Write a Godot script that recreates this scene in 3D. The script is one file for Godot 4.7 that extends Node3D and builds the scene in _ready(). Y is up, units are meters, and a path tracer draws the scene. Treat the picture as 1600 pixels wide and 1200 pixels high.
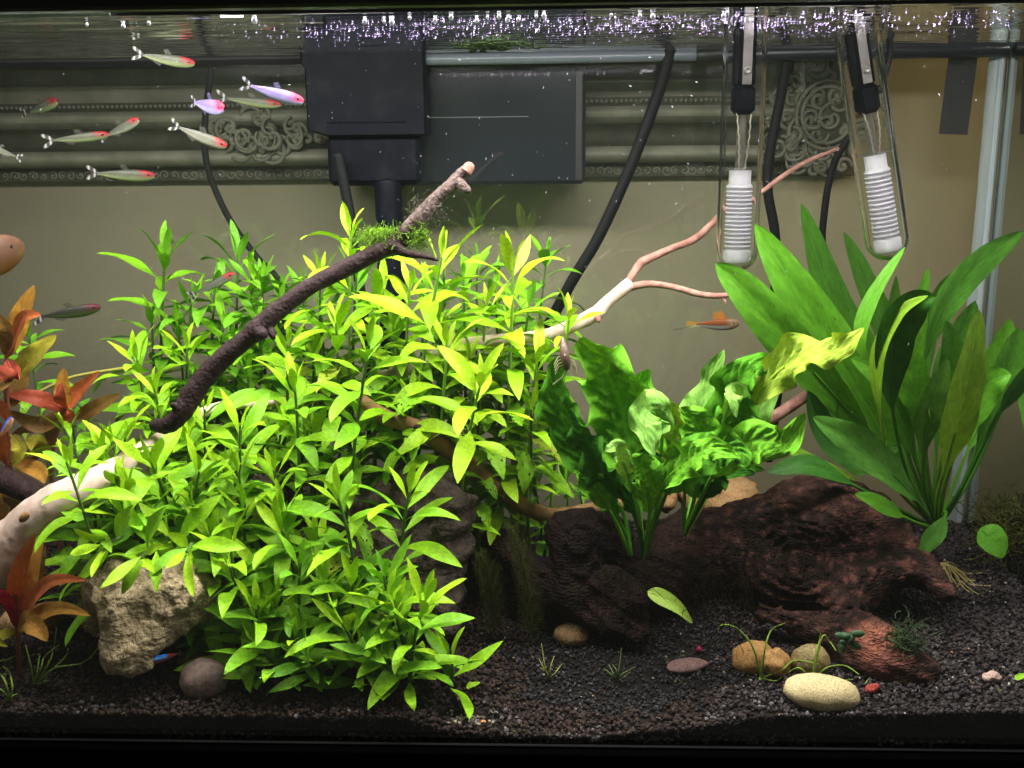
extends Node3D

# ---------------------------------------------------------------- lens
const F := 1650.0
const WATER := 0.533
const BACK := -0.39
const RIGHT := 0.486
const LEFT := -0.72
var cam_basis := Basis()
var cam_at := Vector3(0.03, 0.45, 0.75)
var names := {}
var rng := RandomNumberGenerator.new()
var M := {}
var noise := FastNoiseLite.new()
var fine := FastNoiseLite.new()


# ---------------------------------------------------------------- mesh builder
class MB:
	var v := PackedVector3Array()
	var uv := PackedVector2Array()
	var c := PackedColorArray()
	var idx := PackedInt32Array()
	var col := Color(1, 1, 1)

	func add(p: Vector3, t := Vector2.ZERO) -> int:
		v.append(p)
		uv.append(t)
		c.append(col)
		return v.size() - 1

	func tri(a: int, b: int, d: int) -> void:
		idx.append(a)
		idx.append(b)
		idx.append(d)

	func grid(n: int, m: int, start: int, closed := false) -> void:
		# n rows of m vertices from start on
		for i in n - 1:
			for j in (m if closed else m - 1):
				var a := start + i * m + j
				var b := start + i * m + (j + 1) % m
				tri(a, b, a + m)
				tri(b, b + m, a + m)

	func poly(p: Array, centre: Vector3) -> void:
		# a flat face turned away from centre
		var n: Vector3 = (p[2] - p[0]).cross(p[1] - p[0])
		var mid := Vector3.ZERO
		for q in p:
			mid += q
		mid /= p.size()
		if n.dot(mid - centre) < 0.0:
			p = p.duplicate()
			p.reverse()
		var first := v.size()
		for q in p:
			add(q)
		for k in p.size() - 2:
			tri(first, first + k + 1, first + k + 2)

	func box(at: Vector3, size: Vector3, ch := 0.001, b := Basis()) -> void:
		var h := size / 2.0
		ch = minf(ch, minf(h.x, minf(h.y, h.z)) * 0.6)
		var g := func(sx: int, sy: int, sz: int, face: int) -> Vector3:
			var q := Vector3(sx * h.x, sy * h.y, sz * h.z)
			for k in 3:
				if k != face:
					q[k] -= signf(q[k]) * ch
			return at + b * q
		for k in 3:
			for s in [-1, 1]:
				var f := []
				for e in [[-1, -1], [1, -1], [1, 1], [-1, 1]]:
					var sg := [0, 0, 0]
					sg[k] = s
					sg[(k + 1) % 3] = e[0]
					sg[(k + 2) % 3] = e[1]
					f.append(g.call(sg[0], sg[1], sg[2], k))
				poly(f, at)
		for k in 3:
			var k1 := (k + 1) % 3
			var k2 := (k + 2) % 3
			for s1 in [-1, 1]:
				for s2 in [-1, 1]:
					var f := []
					for e in [[-1, k1], [1, k1], [1, k2], [-1, k2]]:
						var sg := [0, 0, 0]
						sg[k] = e[0]
						sg[k1] = s1
						sg[k2] = s2
						f.append(g.call(sg[0], sg[1], sg[2], e[1]))
					poly(f, at)
		for sx in [-1, 1]:
			for sy in [-1, 1]:
				for sz in [-1, 1]:
					poly([g.call(sx, sy, sz, 0), g.call(sx, sy, sz, 1), g.call(sx, sy, sz, 2)], at)

	func tube(p: Array, r: Array, sides := 8, caps := true) -> void:
		var n := p.size()
		var t0: Vector3 = (p[1] - p[0]).normalized()
		var side := t0.cross(Vector3(0.31, 0.2, 0.93)).normalized()
		if side.length() < 0.5:
			side = t0.cross(Vector3.UP).normalized()
		var first := v.size()
		var run := 0.0
		for i in n:
			var t: Vector3 = (p[mini(i + 1, n - 1)] - p[maxi(i - 1, 0)]).normalized()
			side = (side - t * side.dot(t)).normalized()
			var up := t.cross(side)
			if i > 0:
				run += (p[i] - p[i - 1]).length()
			var rad: float = r[mini(i, r.size() - 1)]
			for k in sides:
				var a := TAU * k / sides
				add(p[i] + (side * cos(a) + up * sin(a)) * rad, Vector2(run, float(k) / sides))
		grid(n, sides, first, true)
		if caps:
			for e in [0, n - 1]:
				var cpt := add(p[e] + (p[e] - p[clampi(e - 1 if e > 0 else 1, 0, n - 1)]).normalized() * float(r[mini(e, r.size() - 1)]) * 0.4)
				for k in sides:
					var a: int = first + e * sides + k
					var b: int = first + e * sides + (k + 1) % sides
					if e == 0:
						tri(b, a, cpt)
					else:
						tri(a, b, cpt)

	func lathe(prof: Array, sides := 20, b := Basis(), o := Vector3.ZERO) -> void:
		# prof: Vector2(radius, height)
		var first := v.size()
		for q in prof:
			for k in sides:
				var a := TAU * k / sides
				add(o + b * Vector3(cos(a) * q.x, q.y, -sin(a) * q.x), Vector2(float(k) / sides, q.y))
		grid(prof.size(), sides, first, true)

	func ball(o: Vector3, r: Vector3, rings := 6, sides := 10, b := Basis()) -> void:
		var first := v.size()
		for i in rings + 1:
			var a := PI * (float(i) / rings - 0.5)
			for k in sides:
				var w := TAU * k / sides
				add(o + b * (Vector3(cos(a) * cos(w), sin(a), -cos(a) * sin(w)) * r), Vector2(float(k) / sides, float(i) / rings))
		grid(rings + 1, sides, first, true)

	func commit() -> ArrayMesh:
		var n := PackedVector3Array()
		n.resize(v.size())
		for k in range(0, idx.size(), 3):
			var a := idx[k]
			var b := idx[k + 1]
			var d := idx[k + 2]
			var w := (v[d] - v[a]).cross(v[b] - v[a])
			n[a] += w
			n[b] += w
			n[d] += w
		for k in n.size():
			n[k] = n[k].normalized() if n[k].length_squared() > 1e-30 else Vector3.UP
		var arr := []
		arr.resize(Mesh.ARRAY_MAX)
		arr[Mesh.ARRAY_VERTEX] = v
		arr[Mesh.ARRAY_NORMAL] = n
		arr[Mesh.ARRAY_TEX_UV] = uv
		arr[Mesh.ARRAY_COLOR] = c
		arr[Mesh.ARRAY_INDEX] = idx
		var m := ArrayMesh.new()
		m.add_surface_from_arrays(Mesh.PRIMITIVE_TRIANGLES, arr)
		return m


# ---------------------------------------------------------------- helpers
func at(px: float, py: float, z: float) -> Vector3:
	# the point that stands z behind the front glass on the sight line of a place in the photograph
	var d := cam_basis * Vector3((px - 800.0) / F, -(py - 600.0) / F, -1.0)
	return cam_at + d * ((z - cam_at.z) / d.z)


func pxs(z: float) -> float:
	# metres per photograph pixel at depth z
	return (cam_at.z - z) / (F * 0.96)


func smooth(a: float, b: float, x: float) -> float:
	var t := clampf((x - a) / (b - a), 0.0, 1.0)
	return t * t * (3.0 - 2.0 * t)


func ground_h(x: float, z: float) -> float:
	var keys := [[-0.8, 0.004], [-0.42, 0.002], [-0.1, 0.001], [-0.04, -0.012], [0.05, -0.014], [0.13, -0.006], [0.2, 0.006], [0.4, 0.012], [0.6, 0.012]]
	var h: float = keys[0][1]
	for k in keys.size() - 1:
		if x >= keys[k][0]:
			h = lerpf(keys[k][1], keys[k + 1][1], smooth(keys[k][0], keys[k + 1][0], x))
	var s := clampf(-z / 0.39, 0.0, 1.0)
	h = lerpf(h, 0.026, pow(s, 1.2))
	h += 0.004 * noise.get_noise_3d(x * 900.0, 7.0, z * 900.0) * smooth(0.0, 0.04, -z)
	return h


func ground_at(px: float, py: float) -> Vector3:
	# where the sight line of a place in the photograph meets the gravel
	var z := 0.0
	while z > BACK:
		var p := at(px, py, z)
		if p.y <= ground_h(p.x, z):
			return Vector3(p.x, ground_h(p.x, z), z)
		z -= 0.002
	var q := at(px, py, BACK + 0.01)
	return Vector3(q.x, ground_h(q.x, q.z), q.z)


func numbered(parent: Node, called: String) -> String:
	var key := str(parent.get_instance_id()) + called
	var n: int = names.get(key, 0)
	names[key] = n + 1
	return called if n == 0 else "%s_%03d" % [called, n]


func tag(o: Node, label: String, category: String, group := "") -> Node:
	o.set_meta("label", label)
	o.set_meta("category", category)
	if group:
		o.set_meta("group", group)
	return o


func thing(called: String, label: String, category: String, where := Vector3.ZERO, group := "", b := Basis()) -> Node3D:
	var o := Node3D.new()
	o.name = numbered(self, called)
	add_child(o, true)
	o.transform = Transform3D(b, where)
	tag(o, label, category, group)
	return o


func part(called: String, mesh: Mesh, m: Material, parent: Node = self) -> MeshInstance3D:
	var o := MeshInstance3D.new()
	o.name = numbered(parent, called)
	o.mesh = mesh
	o.material_override = m
	parent.add_child(o, true)
	return o


func lin(r: float, g: float, b: float) -> Color:
	return Color(r, g, b).linear_to_srgb()


func mat(c: Color, rough := 0.6, spec := 0.5, metal := 0.0) -> StandardMaterial3D:
	var m := StandardMaterial3D.new()
	m.albedo_color = c
	m.roughness = rough
	m.metallic_specular = spec
	m.metallic = metal
	return m


func pane(c: Color, alpha: float, rough := 0.02) -> StandardMaterial3D:
	var m := mat(Color(c.r, c.g, c.b, alpha), rough)
	m.transparency = BaseMaterial3D.TRANSPARENCY_ALPHA
	return m


func noise_tex(freq: float, oct: int, seed_: int, ramp: Array, size := 512, kind := FastNoiseLite.TYPE_SIMPLEX_SMOOTH) -> NoiseTexture2D:
	var n := FastNoiseLite.new()
	n.seed = seed_
	n.noise_type = kind
	n.frequency = freq
	n.fractal_octaves = oct
	var t := NoiseTexture2D.new()
	t.width = size
	t.height = size
	t.seamless = true
	t.noise = n
	if ramp.size():
		var g := Gradient.new()
		g.offsets = PackedFloat32Array(ramp.map(func(e): return e[0]))
		g.colors = PackedColorArray(ramp.map(func(e): return e[1]))
		t.color_ramp = g
	return t


func tri_mat(ramp: Array, scale: float, freq: float, seed_: int, relief: float, rough := 0.8, stretch := Vector3.ONE) -> StandardMaterial3D:
	var m := mat(Color.WHITE, rough, 0.35)
	m.albedo_texture = noise_tex(freq, 5, seed_, ramp)
	m.uv1_triplanar = true
	m.uv1_scale = stretch * scale
	m.heightmap_enabled = true
	m.heightmap_texture = noise_tex(freq * 1.6, 5, seed_ + 5, [])
	m.heightmap_scale = relief
	return m


func curve(p: Array, n: int) -> Array:
	# points along a Catmull-Rom curve through p
	var out := []
	var last := p.size() - 1
	for i in n:
		var t := float(i) / (n - 1) * last
		var k := mini(int(t), last - 1)
		var u := t - k
		var a: Vector3 = p[maxi(k - 1, 0)]
		var b: Vector3 = p[k]
		var c: Vector3 = p[k + 1]
		var d: Vector3 = p[mini(k + 2, last)]
		out.append(0.5 * ((2.0 * b) + (c - a) * u + (2.0 * a - 5.0 * b + 4.0 * c - d) * u * u + (3.0 * b - a - 3.0 * c + d) * u * u * u))
	return out


func lens() -> void:
	cam_basis = Basis(Vector3.UP, deg_to_rad(2.3)) * Basis(Vector3.RIGHT, deg_to_rad(-13.2)) * Basis(Vector3.BACK, deg_to_rad(-0.6))
	var cam := Camera3D.new()
	cam.name = "camera"
	cam.transform = Transform3D(cam_basis, cam_at)
	cam.fov = rad_to_deg(2.0 * atan(600.0 / F))
	cam.near = 0.02
	cam.far = 20.0
	add_child(cam)
	cam.current = true


func light() -> void:
	var e := Environment.new()
	e.background_mode = Environment.BG_COLOR
	e.background_color = lin(0.045, 0.045, 0.038)
	e.tonemap_mode = Environment.TONE_MAPPER_LINEAR
	e.tonemap_exposure = 1.0
	e.sdfgi_enabled = true
	e.ssao_enabled = true
	e.ssil_enabled = true
	var w := WorldEnvironment.new()
	w.name = "environment"
	w.environment = e
	add_child(w)
	# a warm lamp added out of view at the right to tint the wall
	var o := OmniLight3D.new()
	o.name = "added_room_lamp_light"
	o.light_energy = 0.17
	o.light_color = Color(1.0, 0.82, 0.48)
	o.light_size = 0.03
	o.omni_range = 5.0
	o.omni_attenuation = 2.0
	o.shadow_enabled = true
	o.position = Vector3(0.98, 0.62, -0.16)
	add_child(o)
	# the strip of LEDs over the water
	var a := AreaLight3D.new()
	a.name = "led_strip"
	a.area_size = Vector2(0.86, 0.09)
	a.light_energy = 3.7
	a.light_color = Color(1.0, 0.975, 0.96)
	a.shadow_enabled = true
	a.area_range = 4.0
	a.area_attenuation = 2.0
	a.position = Vector3(-0.03, WATER + 0.05, -0.085)
	a.rotation_degrees.x = -90.0
	add_child(a)


func _ready() -> void:
	rng.seed = 4711
	noise.seed = 3
	noise.frequency = 0.02
	fine.seed = 9
	fine.frequency = 0.02
	lens()
	light()
	materials()
	setting()
	tank()
	lamp()
	frame()
	filter()
	heaters()
	cords()
	wood()
	mopani()
	stones()
	stems()
	sword()
	fern()
	red_plants()
	small_plants()
	fish()
	floaters()


func leaf_texture(w: int, h: int, veins: float, seed_: int, rib := 0.35, spotted := true) -> ImageTexture:
	var im := Image.create(w, h, false, Image.FORMAT_RGB8)
	var n := FastNoiseLite.new()
	n.seed = seed_
	n.frequency = 0.03
	var n2 := FastNoiseLite.new()
	n2.seed = seed_ + 1
	n2.frequency = 0.12
	for y in h:
		for x in w:
			var u := (y + 0.5) / h * 2.0 - 1.0
			var t := (x + 0.5) / w
			var k := 0.88 + 0.12 * n.get_noise_2d(x * 1.8, y) + 0.06 * n2.get_noise_2d(x, y)
			var mid := exp(-pow(u / 0.05, 2.0))
			var line := absf(fposmod((t - absf(u) * 0.22) * veins, 1.0) - 0.5) * 2.0
			k += 0.06 * exp(-pow((1.0 - line) / 0.2, 2.0))
			k -= 0.05 * exp(-pow((absf(u) - 0.14) / 0.06, 2.0))
			var col := Color(k, k, k * 0.9)
			col = col.lerp(Color(1, 1, 0.85), mid * rib * (1.0 - t * 0.5))
			var spot := n2.get_noise_2d(x * 0.9 + 300.0, y * 0.9)
			if spot > 0.52 and spotted:
				col = col.lerp(Color(0.5, 0.36, 0.16), smooth(0.52, 0.62, spot) * 0.7)
			im.set_pixel(x, y, col)
	return ImageTexture.create_from_image(im)


func leaf_mat(c: Color, tex: Texture2D, through := 0.5, rough := 0.58) -> StandardMaterial3D:
	var m := mat(c, rough, 0.4)
	m.albedo_texture = tex
	m.backlight_enabled = true
	m.backlight = Color(through, through * 0.97, through * 0.55)
	return m


func materials() -> void:
	var lt := leaf_texture(192, 64, 9.0, 21, 0.5, false)
	var old := leaf_texture(192, 64, 9.0, 23, 0.4)
	var wide := leaf_texture(384, 128, 14.0, 31, 0.5)
	var crinkled := leaf_texture(384, 128, 11.0, 37, 0.75)
	M.leaf = [
		leaf_mat(lin(0.33, 0.70, 0.012), lt), leaf_mat(lin(0.44, 0.76, 0.018), lt), leaf_mat(lin(0.24, 0.60, 0.014), lt),
		leaf_mat(lin(0.60, 0.82, 0.07), lt), leaf_mat(lin(0.16, 0.46, 0.02), lt), leaf_mat(lin(0.42, 0.56, 0.04), old), leaf_mat(lin(0.26, 0.58, 0.016), old)]
	M.sword = [
		leaf_mat(lin(0.11, 0.36, 0.016), wide, 0.65), leaf_mat(lin(0.06, 0.22, 0.011), wide, 0.6), leaf_mat(lin(0.03, 0.15, 0.008), wide, 0.4),
		leaf_mat(lin(0.20, 0.40, 0.02), wide, 0.7), leaf_mat(lin(0.07, 0.20, 0.012), wide, 0.6), leaf_mat(lin(0.4, 0.62, 0.10), wide, 0.7)]
	M.fern = [
		leaf_mat(lin(0.19, 0.56, 0.035), crinkled, 0.6, 0.5), leaf_mat(lin(0.10, 0.36, 0.02), crinkled, 0.5, 0.5), leaf_mat(lin(0.32, 0.68, 0.15), crinkled, 0.6, 0.5),
		leaf_mat(lin(0.50, 0.74, 0.10), crinkled, 0.7, 0.5), leaf_mat(lin(0.035, 0.17, 0.008), crinkled, 0.4, 0.5)]  # paler tones put the lamplight on some leaves into the colour
	for m in M.fern:
		m.roughness = 0.7
		m.metallic_specular = 0.25
		m.heightmap_enabled = true
		m.heightmap_texture = noise_tex(0.03, 3, 33, [], 256)
		m.heightmap_scale = 0.05
	M.red = [
		leaf_mat(lin(0.66, 0.17, 0.06), lt, 0.6), leaf_mat(lin(0.50, 0.09, 0.055), lt, 0.6), leaf_mat(lin(0.58, 0.29, 0.05), lt, 0.6),
		leaf_mat(lin(0.24, 0.13, 0.03), lt, 0.6), leaf_mat(lin(0.40, 0.008, 0.045), lt, 0.6), leaf_mat(lin(0.5, 0.46, 0.05), lt, 0.6)]
	M.stem = mat(lin(0.06, 0.12, 0.02), 0.6)
	M.bright_stem = mat(lin(0.16, 0.30, 0.03), 0.6)
	M.red_stem = mat(lin(0.16, 0.04, 0.02), 0.6)
	M.black = mat(lin(0.008, 0.008, 0.009), 0.45)
	M.black_matt = mat(lin(0.012, 0.012, 0.013), 0.8, 0.3)
	M.navy = tri_mat([[0.0, lin(0.0025, 0.003, 0.0065)], [0.6, lin(0.0036, 0.0045, 0.009)], [1.0, lin(0.010, 0.0125, 0.014)]], 5.0, 0.012, 191, 0.0, 0.5)
	M.navy.heightmap_enabled = false
	M.navy.metallic_specular = 0.2
	M.cord = mat(lin(0.008, 0.009, 0.010), 0.6, 0.25)
	M.glass = pane(Color(0.6, 0.68, 0.6), 0.008)  # faint pale veil in the panes stands in for haze in the water
	M.mirror = mat(lin(0.5, 0.53, 0.5), 0.04, 0.5, 1.0)
	M.vcol = mat(Color.WHITE, 0.8, 0.3)
	M.vcol.vertex_color_use_as_albedo = true
	M.dark_wood = tri_mat([[0.0, lin(0.009, 0.004, 0.004)], [0.5, lin(0.022, 0.010, 0.010)], [1.0, lin(0.055, 0.027, 0.024)]], 14.0, 0.018, 51, 0.12, 0.75)
	M.grey_wood = tri_mat([[0.0, lin(0.035, 0.022, 0.02)], [0.5, lin(0.085, 0.06, 0.053)], [1.0, lin(0.19, 0.145, 0.125)]], 16.0, 0.02, 55, 0.12, 0.8)
	M.pale_wood = tri_mat([[0.0, lin(0.45, 0.28, 0.2)], [0.5, lin(0.70, 0.54, 0.45)], [1.0, lin(0.85, 0.72, 0.63)]], 9.0, 0.012, 61, 0.05, 0.7)
	M.tan_wood = tri_mat([[0.0, lin(0.10, 0.05, 0.016)], [0.5, lin(0.25, 0.14, 0.05)], [1.0, lin(0.38, 0.23, 0.10)]], 9.0, 0.012, 71, 0.05, 0.7)
	M.pink_wood = tri_mat([[0.0, lin(0.17, 0.065, 0.048)], [0.5, lin(0.32, 0.165, 0.125)], [1.0, lin(0.48, 0.31, 0.25)]], 12.0, 0.012, 81, 0.05, 0.7)
	M.rock = tri_mat([[0.0, lin(0.13, 0.085, 0.035)], [0.45, lin(0.42, 0.335, 0.20)], [0.8, lin(0.54, 0.44, 0.27)], [1.0, lin(0.66, 0.52, 0.3)]], 11.0, 0.02, 91, 0.35, 0.9)
	M.dark_rock = tri_mat([[0.0, lin(0.02, 0.015, 0.011)], [0.5, lin(0.075, 0.056, 0.045)], [1.0, lin(0.14, 0.10, 0.075)]], 10.0, 0.02, 101, 0.3, 0.9)
	M.moss = mat(lin(0.10, 0.20, 0.015), 0.8, 0.2)
	M.dim_moss = mat(lin(0.07, 0.075, 0.015), 0.85, 0.2)
	M.root = mat(lin(0.30, 0.24, 0.08), 0.7)
	M.dark_root = mat(lin(0.007, 0.0045, 0.0025), 0.9, 0.1)
	M.white = mat(lin(0.8, 0.8, 0.85), 0.5)


# ---------------------------------------------------------------- ground, wall, water
func setting() -> void:
	var m := MB.new()
	var nx := 130
	var nz := 44
	for i in nz + 1:
		for j in nx + 1:
			var x := lerpf(LEFT, RIGHT, float(j) / nx)
			var z := lerpf(-0.004, BACK + 0.001, float(i) / nz)
			m.add(Vector3(x, ground_h(x, z) - 0.0018, z))
	m.grid(nz + 1, nx + 1, 0)
	var first := m.v.size()
	for y in 2:
		for j in nx + 1:
			var x := lerpf(LEFT, RIGHT, float(j) / nx)
			m.add(Vector3(x, -0.03 if y == 0 else ground_h(x, -0.004) - 0.0018, -0.004))
	m.grid(2, nx + 1, first)
	var bed := tri_mat([[0.0, lin(0.006, 0.005, 0.005)], [0.6, lin(0.022, 0.017, 0.015)], [1.0, lin(0.05, 0.042, 0.038)]], 60.0, 0.05, 11, 0.15, 0.9)
	part("ground", m.commit(), bed).set_meta("kind", "structure")
	gravel()

	# the room wall behind the tank
	var wall := MB.new()
	wall.box(Vector3(0, 0.3, -0.56), Vector3(4.0, 3.0, 0.1), 0.002)
	var wm := mat(Color.WHITE, 0.9, 0.2)
	wm.albedo_texture = noise_tex(0.006, 4, 17, [[0.0, lin(0.255, 0.243, 0.158)], [1.0, lin(0.30, 0.288, 0.19)]])
	wm.uv1_triplanar = true
	wm.uv1_scale = Vector3.ONE * 0.8
	part("wall", wall.commit(), wm).set_meta("kind", "structure")

	# the water surface, rippled
	var w := MB.new()
	var rows := 150
	var cols := 120
	for i in rows + 1:
		for j in cols + 1:
			var x := lerpf(LEFT + 0.002, RIGHT - 0.002, float(j) / cols)
			var z := lerpf(-0.002, BACK + 0.002, float(i) / rows)
			var y := WATER + 0.00030 * sin(z * 300.0 + 3.0 * fine.get_noise_2d(x * 200.0, z * 400.0)) + 0.0008 * noise.get_noise_2d(x * 260.0, z * 1500.0) + 0.0005 * noise.get_noise_2d(x * 900.0 + 90.0, z * 1300.0)
			w.add(Vector3(x, y, z))
	w.grid(rows + 1, cols + 1, 0)
	# seen from below at this slant the surface mirrors the tank, yet the lamp's light comes in through it
	var wm2 := mat(Color(0.93, 0.95, 0.93, 0.72), 0.03, 0.5, 1.0)
	wm2.transparency = BaseMaterial3D.TRANSPARENCY_ALPHA
	var plain := Image.create(4, 4, false, Image.FORMAT_RGB8)
	plain.fill(Color.WHITE)
	wm2.albedo_texture = ImageTexture.create_from_image(plain)
	part("water", w.commit(), wm2).set_meta("kind", "structure")


func grain_mesh(seed_: int) -> ArrayMesh:
	var r := RandomNumberGenerator.new()
	r.seed = seed_
	var m := MB.new()
	var s := SphereMesh.new()
	s.radial_segments = 6
	s.rings = 2
	s.radius = 0.5
	s.height = 1.0
	var a := s.get_mesh_arrays()
	var moved := {}
	for p in a[Mesh.ARRAY_VERTEX]:
		var key: Vector3 = (p * 100.0).round()
		if not moved.has(key):
			moved[key] = p * r.randf_range(0.75, 1.2)
		m.add(moved[key])
	m.idx = a[Mesh.ARRAY_INDEX]
	return m.commit()


func scatter(called: String, mesh: Mesh, material: Material, xf: Array, cols: Array, parent: Node = self) -> MultiMeshInstance3D:
	var mm := MultiMesh.new()
	mm.transform_format = MultiMesh.TRANSFORM_3D
	mm.use_colors = cols.size() > 0
	mm.mesh = mesh
	mm.instance_count = xf.size()
	for k in xf.size():
		mm.set_instance_transform(k, xf[k])
		if cols.size():
			mm.set_instance_color(k, cols[k])
	var o := MultiMeshInstance3D.new()
	o.name = numbered(parent, called)
	o.multimesh = mm
	o.material_override = material
	o.set_meta("kind", "stuff")
	parent.add_child(o, true)
	return o


func rand_basis(s: Vector3) -> Basis:
	return Basis(Vector3(rng.randfn(), rng.randfn(), rng.randfn() + 0.01).normalized(), rng.randf() * TAU).scaled_local(s)


func gravel() -> void:
	var sets := [[], [], []]
	var cols := [[], [], []]
	for k in 56000:
		var x := rng.randf_range(LEFT + 0.004, RIGHT)
		var z := -0.002 - rng.randf() * (0.385)
		if x < -0.5 and rng.randf() < 0.4:
			continue
		var patch := noise.get_noise_2d(x * 500.0, z * 500.0)
		var wob := 0.03 * noise.get_noise_2d(x * 900.0 + 500.0, z * 900.0)
		var sand := smooth(-0.04, 0.05, x + wob) * smooth(0.24, 0.1, x + wob) * smooth(-0.005, -0.07, z + wob) # fine black sand in the middle
		var right := smooth(0.12, 0.22, x)
		var s := lerpf(0.0044, 0.0026, sand) * rng.randf_range(0.5, 1.3)
		s = lerpf(s, s * 0.85, right)
		var c := Color(0.034, 0.0215, 0.0165) * rng.randf_range(0.6, 1.5)
		if right > 0.3 or rng.randf() < 0.12:
			c = c.lerp(Color(0.040, 0.032, 0.033) * rng.randf_range(0.5, 1.6), maxf(right, 0.5))
		if sand > 0.4:
			c = Color(0.022, 0.020, 0.021) * rng.randf_range(0.4, 2.2)
		var odd := rng.randf()
		var share := 0.006 + 0.014 * sand + 0.01 * right
		if odd < share:
			c = [Color(0.4, 0.38, 0.34), Color(0.2, 0.18, 0.17), Color(0.34, 0.2, 0.11), Color(0.16, 0.15, 0.15)][rng.randi() % 4]
			s *= 0.75
		elif patch > 0.2 and rng.randf() < 0.15:
			c = Color(0.13, 0.12, 0.12)
		var set_at := rng.randi() % 3
		var y := ground_h(x, z) + rng.randf_range(-0.2, 0.35) * s
		sets[set_at].append(Transform3D(rand_basis(Vector3(s, s * rng.randf_range(0.6, 0.95), s * rng.randf_range(0.75, 1.1))), Vector3(x, y, z)))
		cols[set_at].append(c)
	# shreds of dead leaf and root lying about
	var shreds := []
	var shred_cols := []
	for k in 260:
		var x := rng.randf_range(-0.45, RIGHT)
		var z := -0.004 - rng.randf() * 0.3
		var l := rng.randf_range(0.002, 0.009)
		shreds.append(Transform3D(Basis(Vector3.UP, rng.randf() * TAU) * Basis(Vector3.BACK, rng.randf_range(-0.4, 0.4)) * Basis.from_scale(Vector3(l, 0.0006, rng.randf_range(0.0006, 0.002))), Vector3(x, ground_h(x, z) + 0.0018, z)))
		shred_cols.append([Color(0.12, 0.08, 0.03), Color(0.06, 0.04, 0.02), Color(0.16, 0.17, 0.05), Color(0.2, 0.17, 0.12)][rng.randi() % 4] * rng.randf_range(0.5, 1.1))
	var sm := mat(Color.WHITE, 0.85, 0.3)
	sm.vertex_color_use_as_albedo = true
	scatter("plant_debris", grain_mesh(107), sm, shreds, shred_cols)
	# grains pressed against the front glass below the surface
	for k in 2600:
		var x := rng.randf_range(-0.45, 0.45)
		var top := ground_h(x, 0.0)
		var y := lerpf(-0.02, top, rng.randf())
		var s := rng.randf_range(0.002, 0.004)
		var low := smooth(-0.010, -0.016, y) * (1.0 if noise.get_noise_1d(x * 700.0) > 0.0 else 0.1)
		sets[0].append(Transform3D(rand_basis(Vector3.ONE * s), Vector3(x, y, -0.004)))
		cols[0].append(Color(0.014, 0.010, 0.009).lerp(Color(0.09, 0.085, 0.08), low * rng.randf()))
	# a few cream chips in front
	for k in 46:
		var p := ground_at(738 + rng.randfn() * 20.0, 1128 + rng.randfn() * 7.0)
		var s := rng.randf_range(0.003, 0.005)
		sets[1].append(Transform3D(rand_basis(Vector3(s, s * 0.7, s)), p + Vector3(0, 0.002, 0)))
		cols[1].append([Color(0.5, 0.44, 0.3), Color(0.3, 0.28, 0.27), Color(0.18, 0.16, 0.17), Color(0.16, 0.13, 0.12)][rng.randi() % 4] * rng.randf_range(0.6, 1.1))
	var m := mat(Color.WHITE, 0.85, 0.35)
	m.vertex_color_use_as_albedo = true
	for k in 3:
		scatter("gravel", grain_mesh(100 + k), m, sets[k], cols[k])


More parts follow.
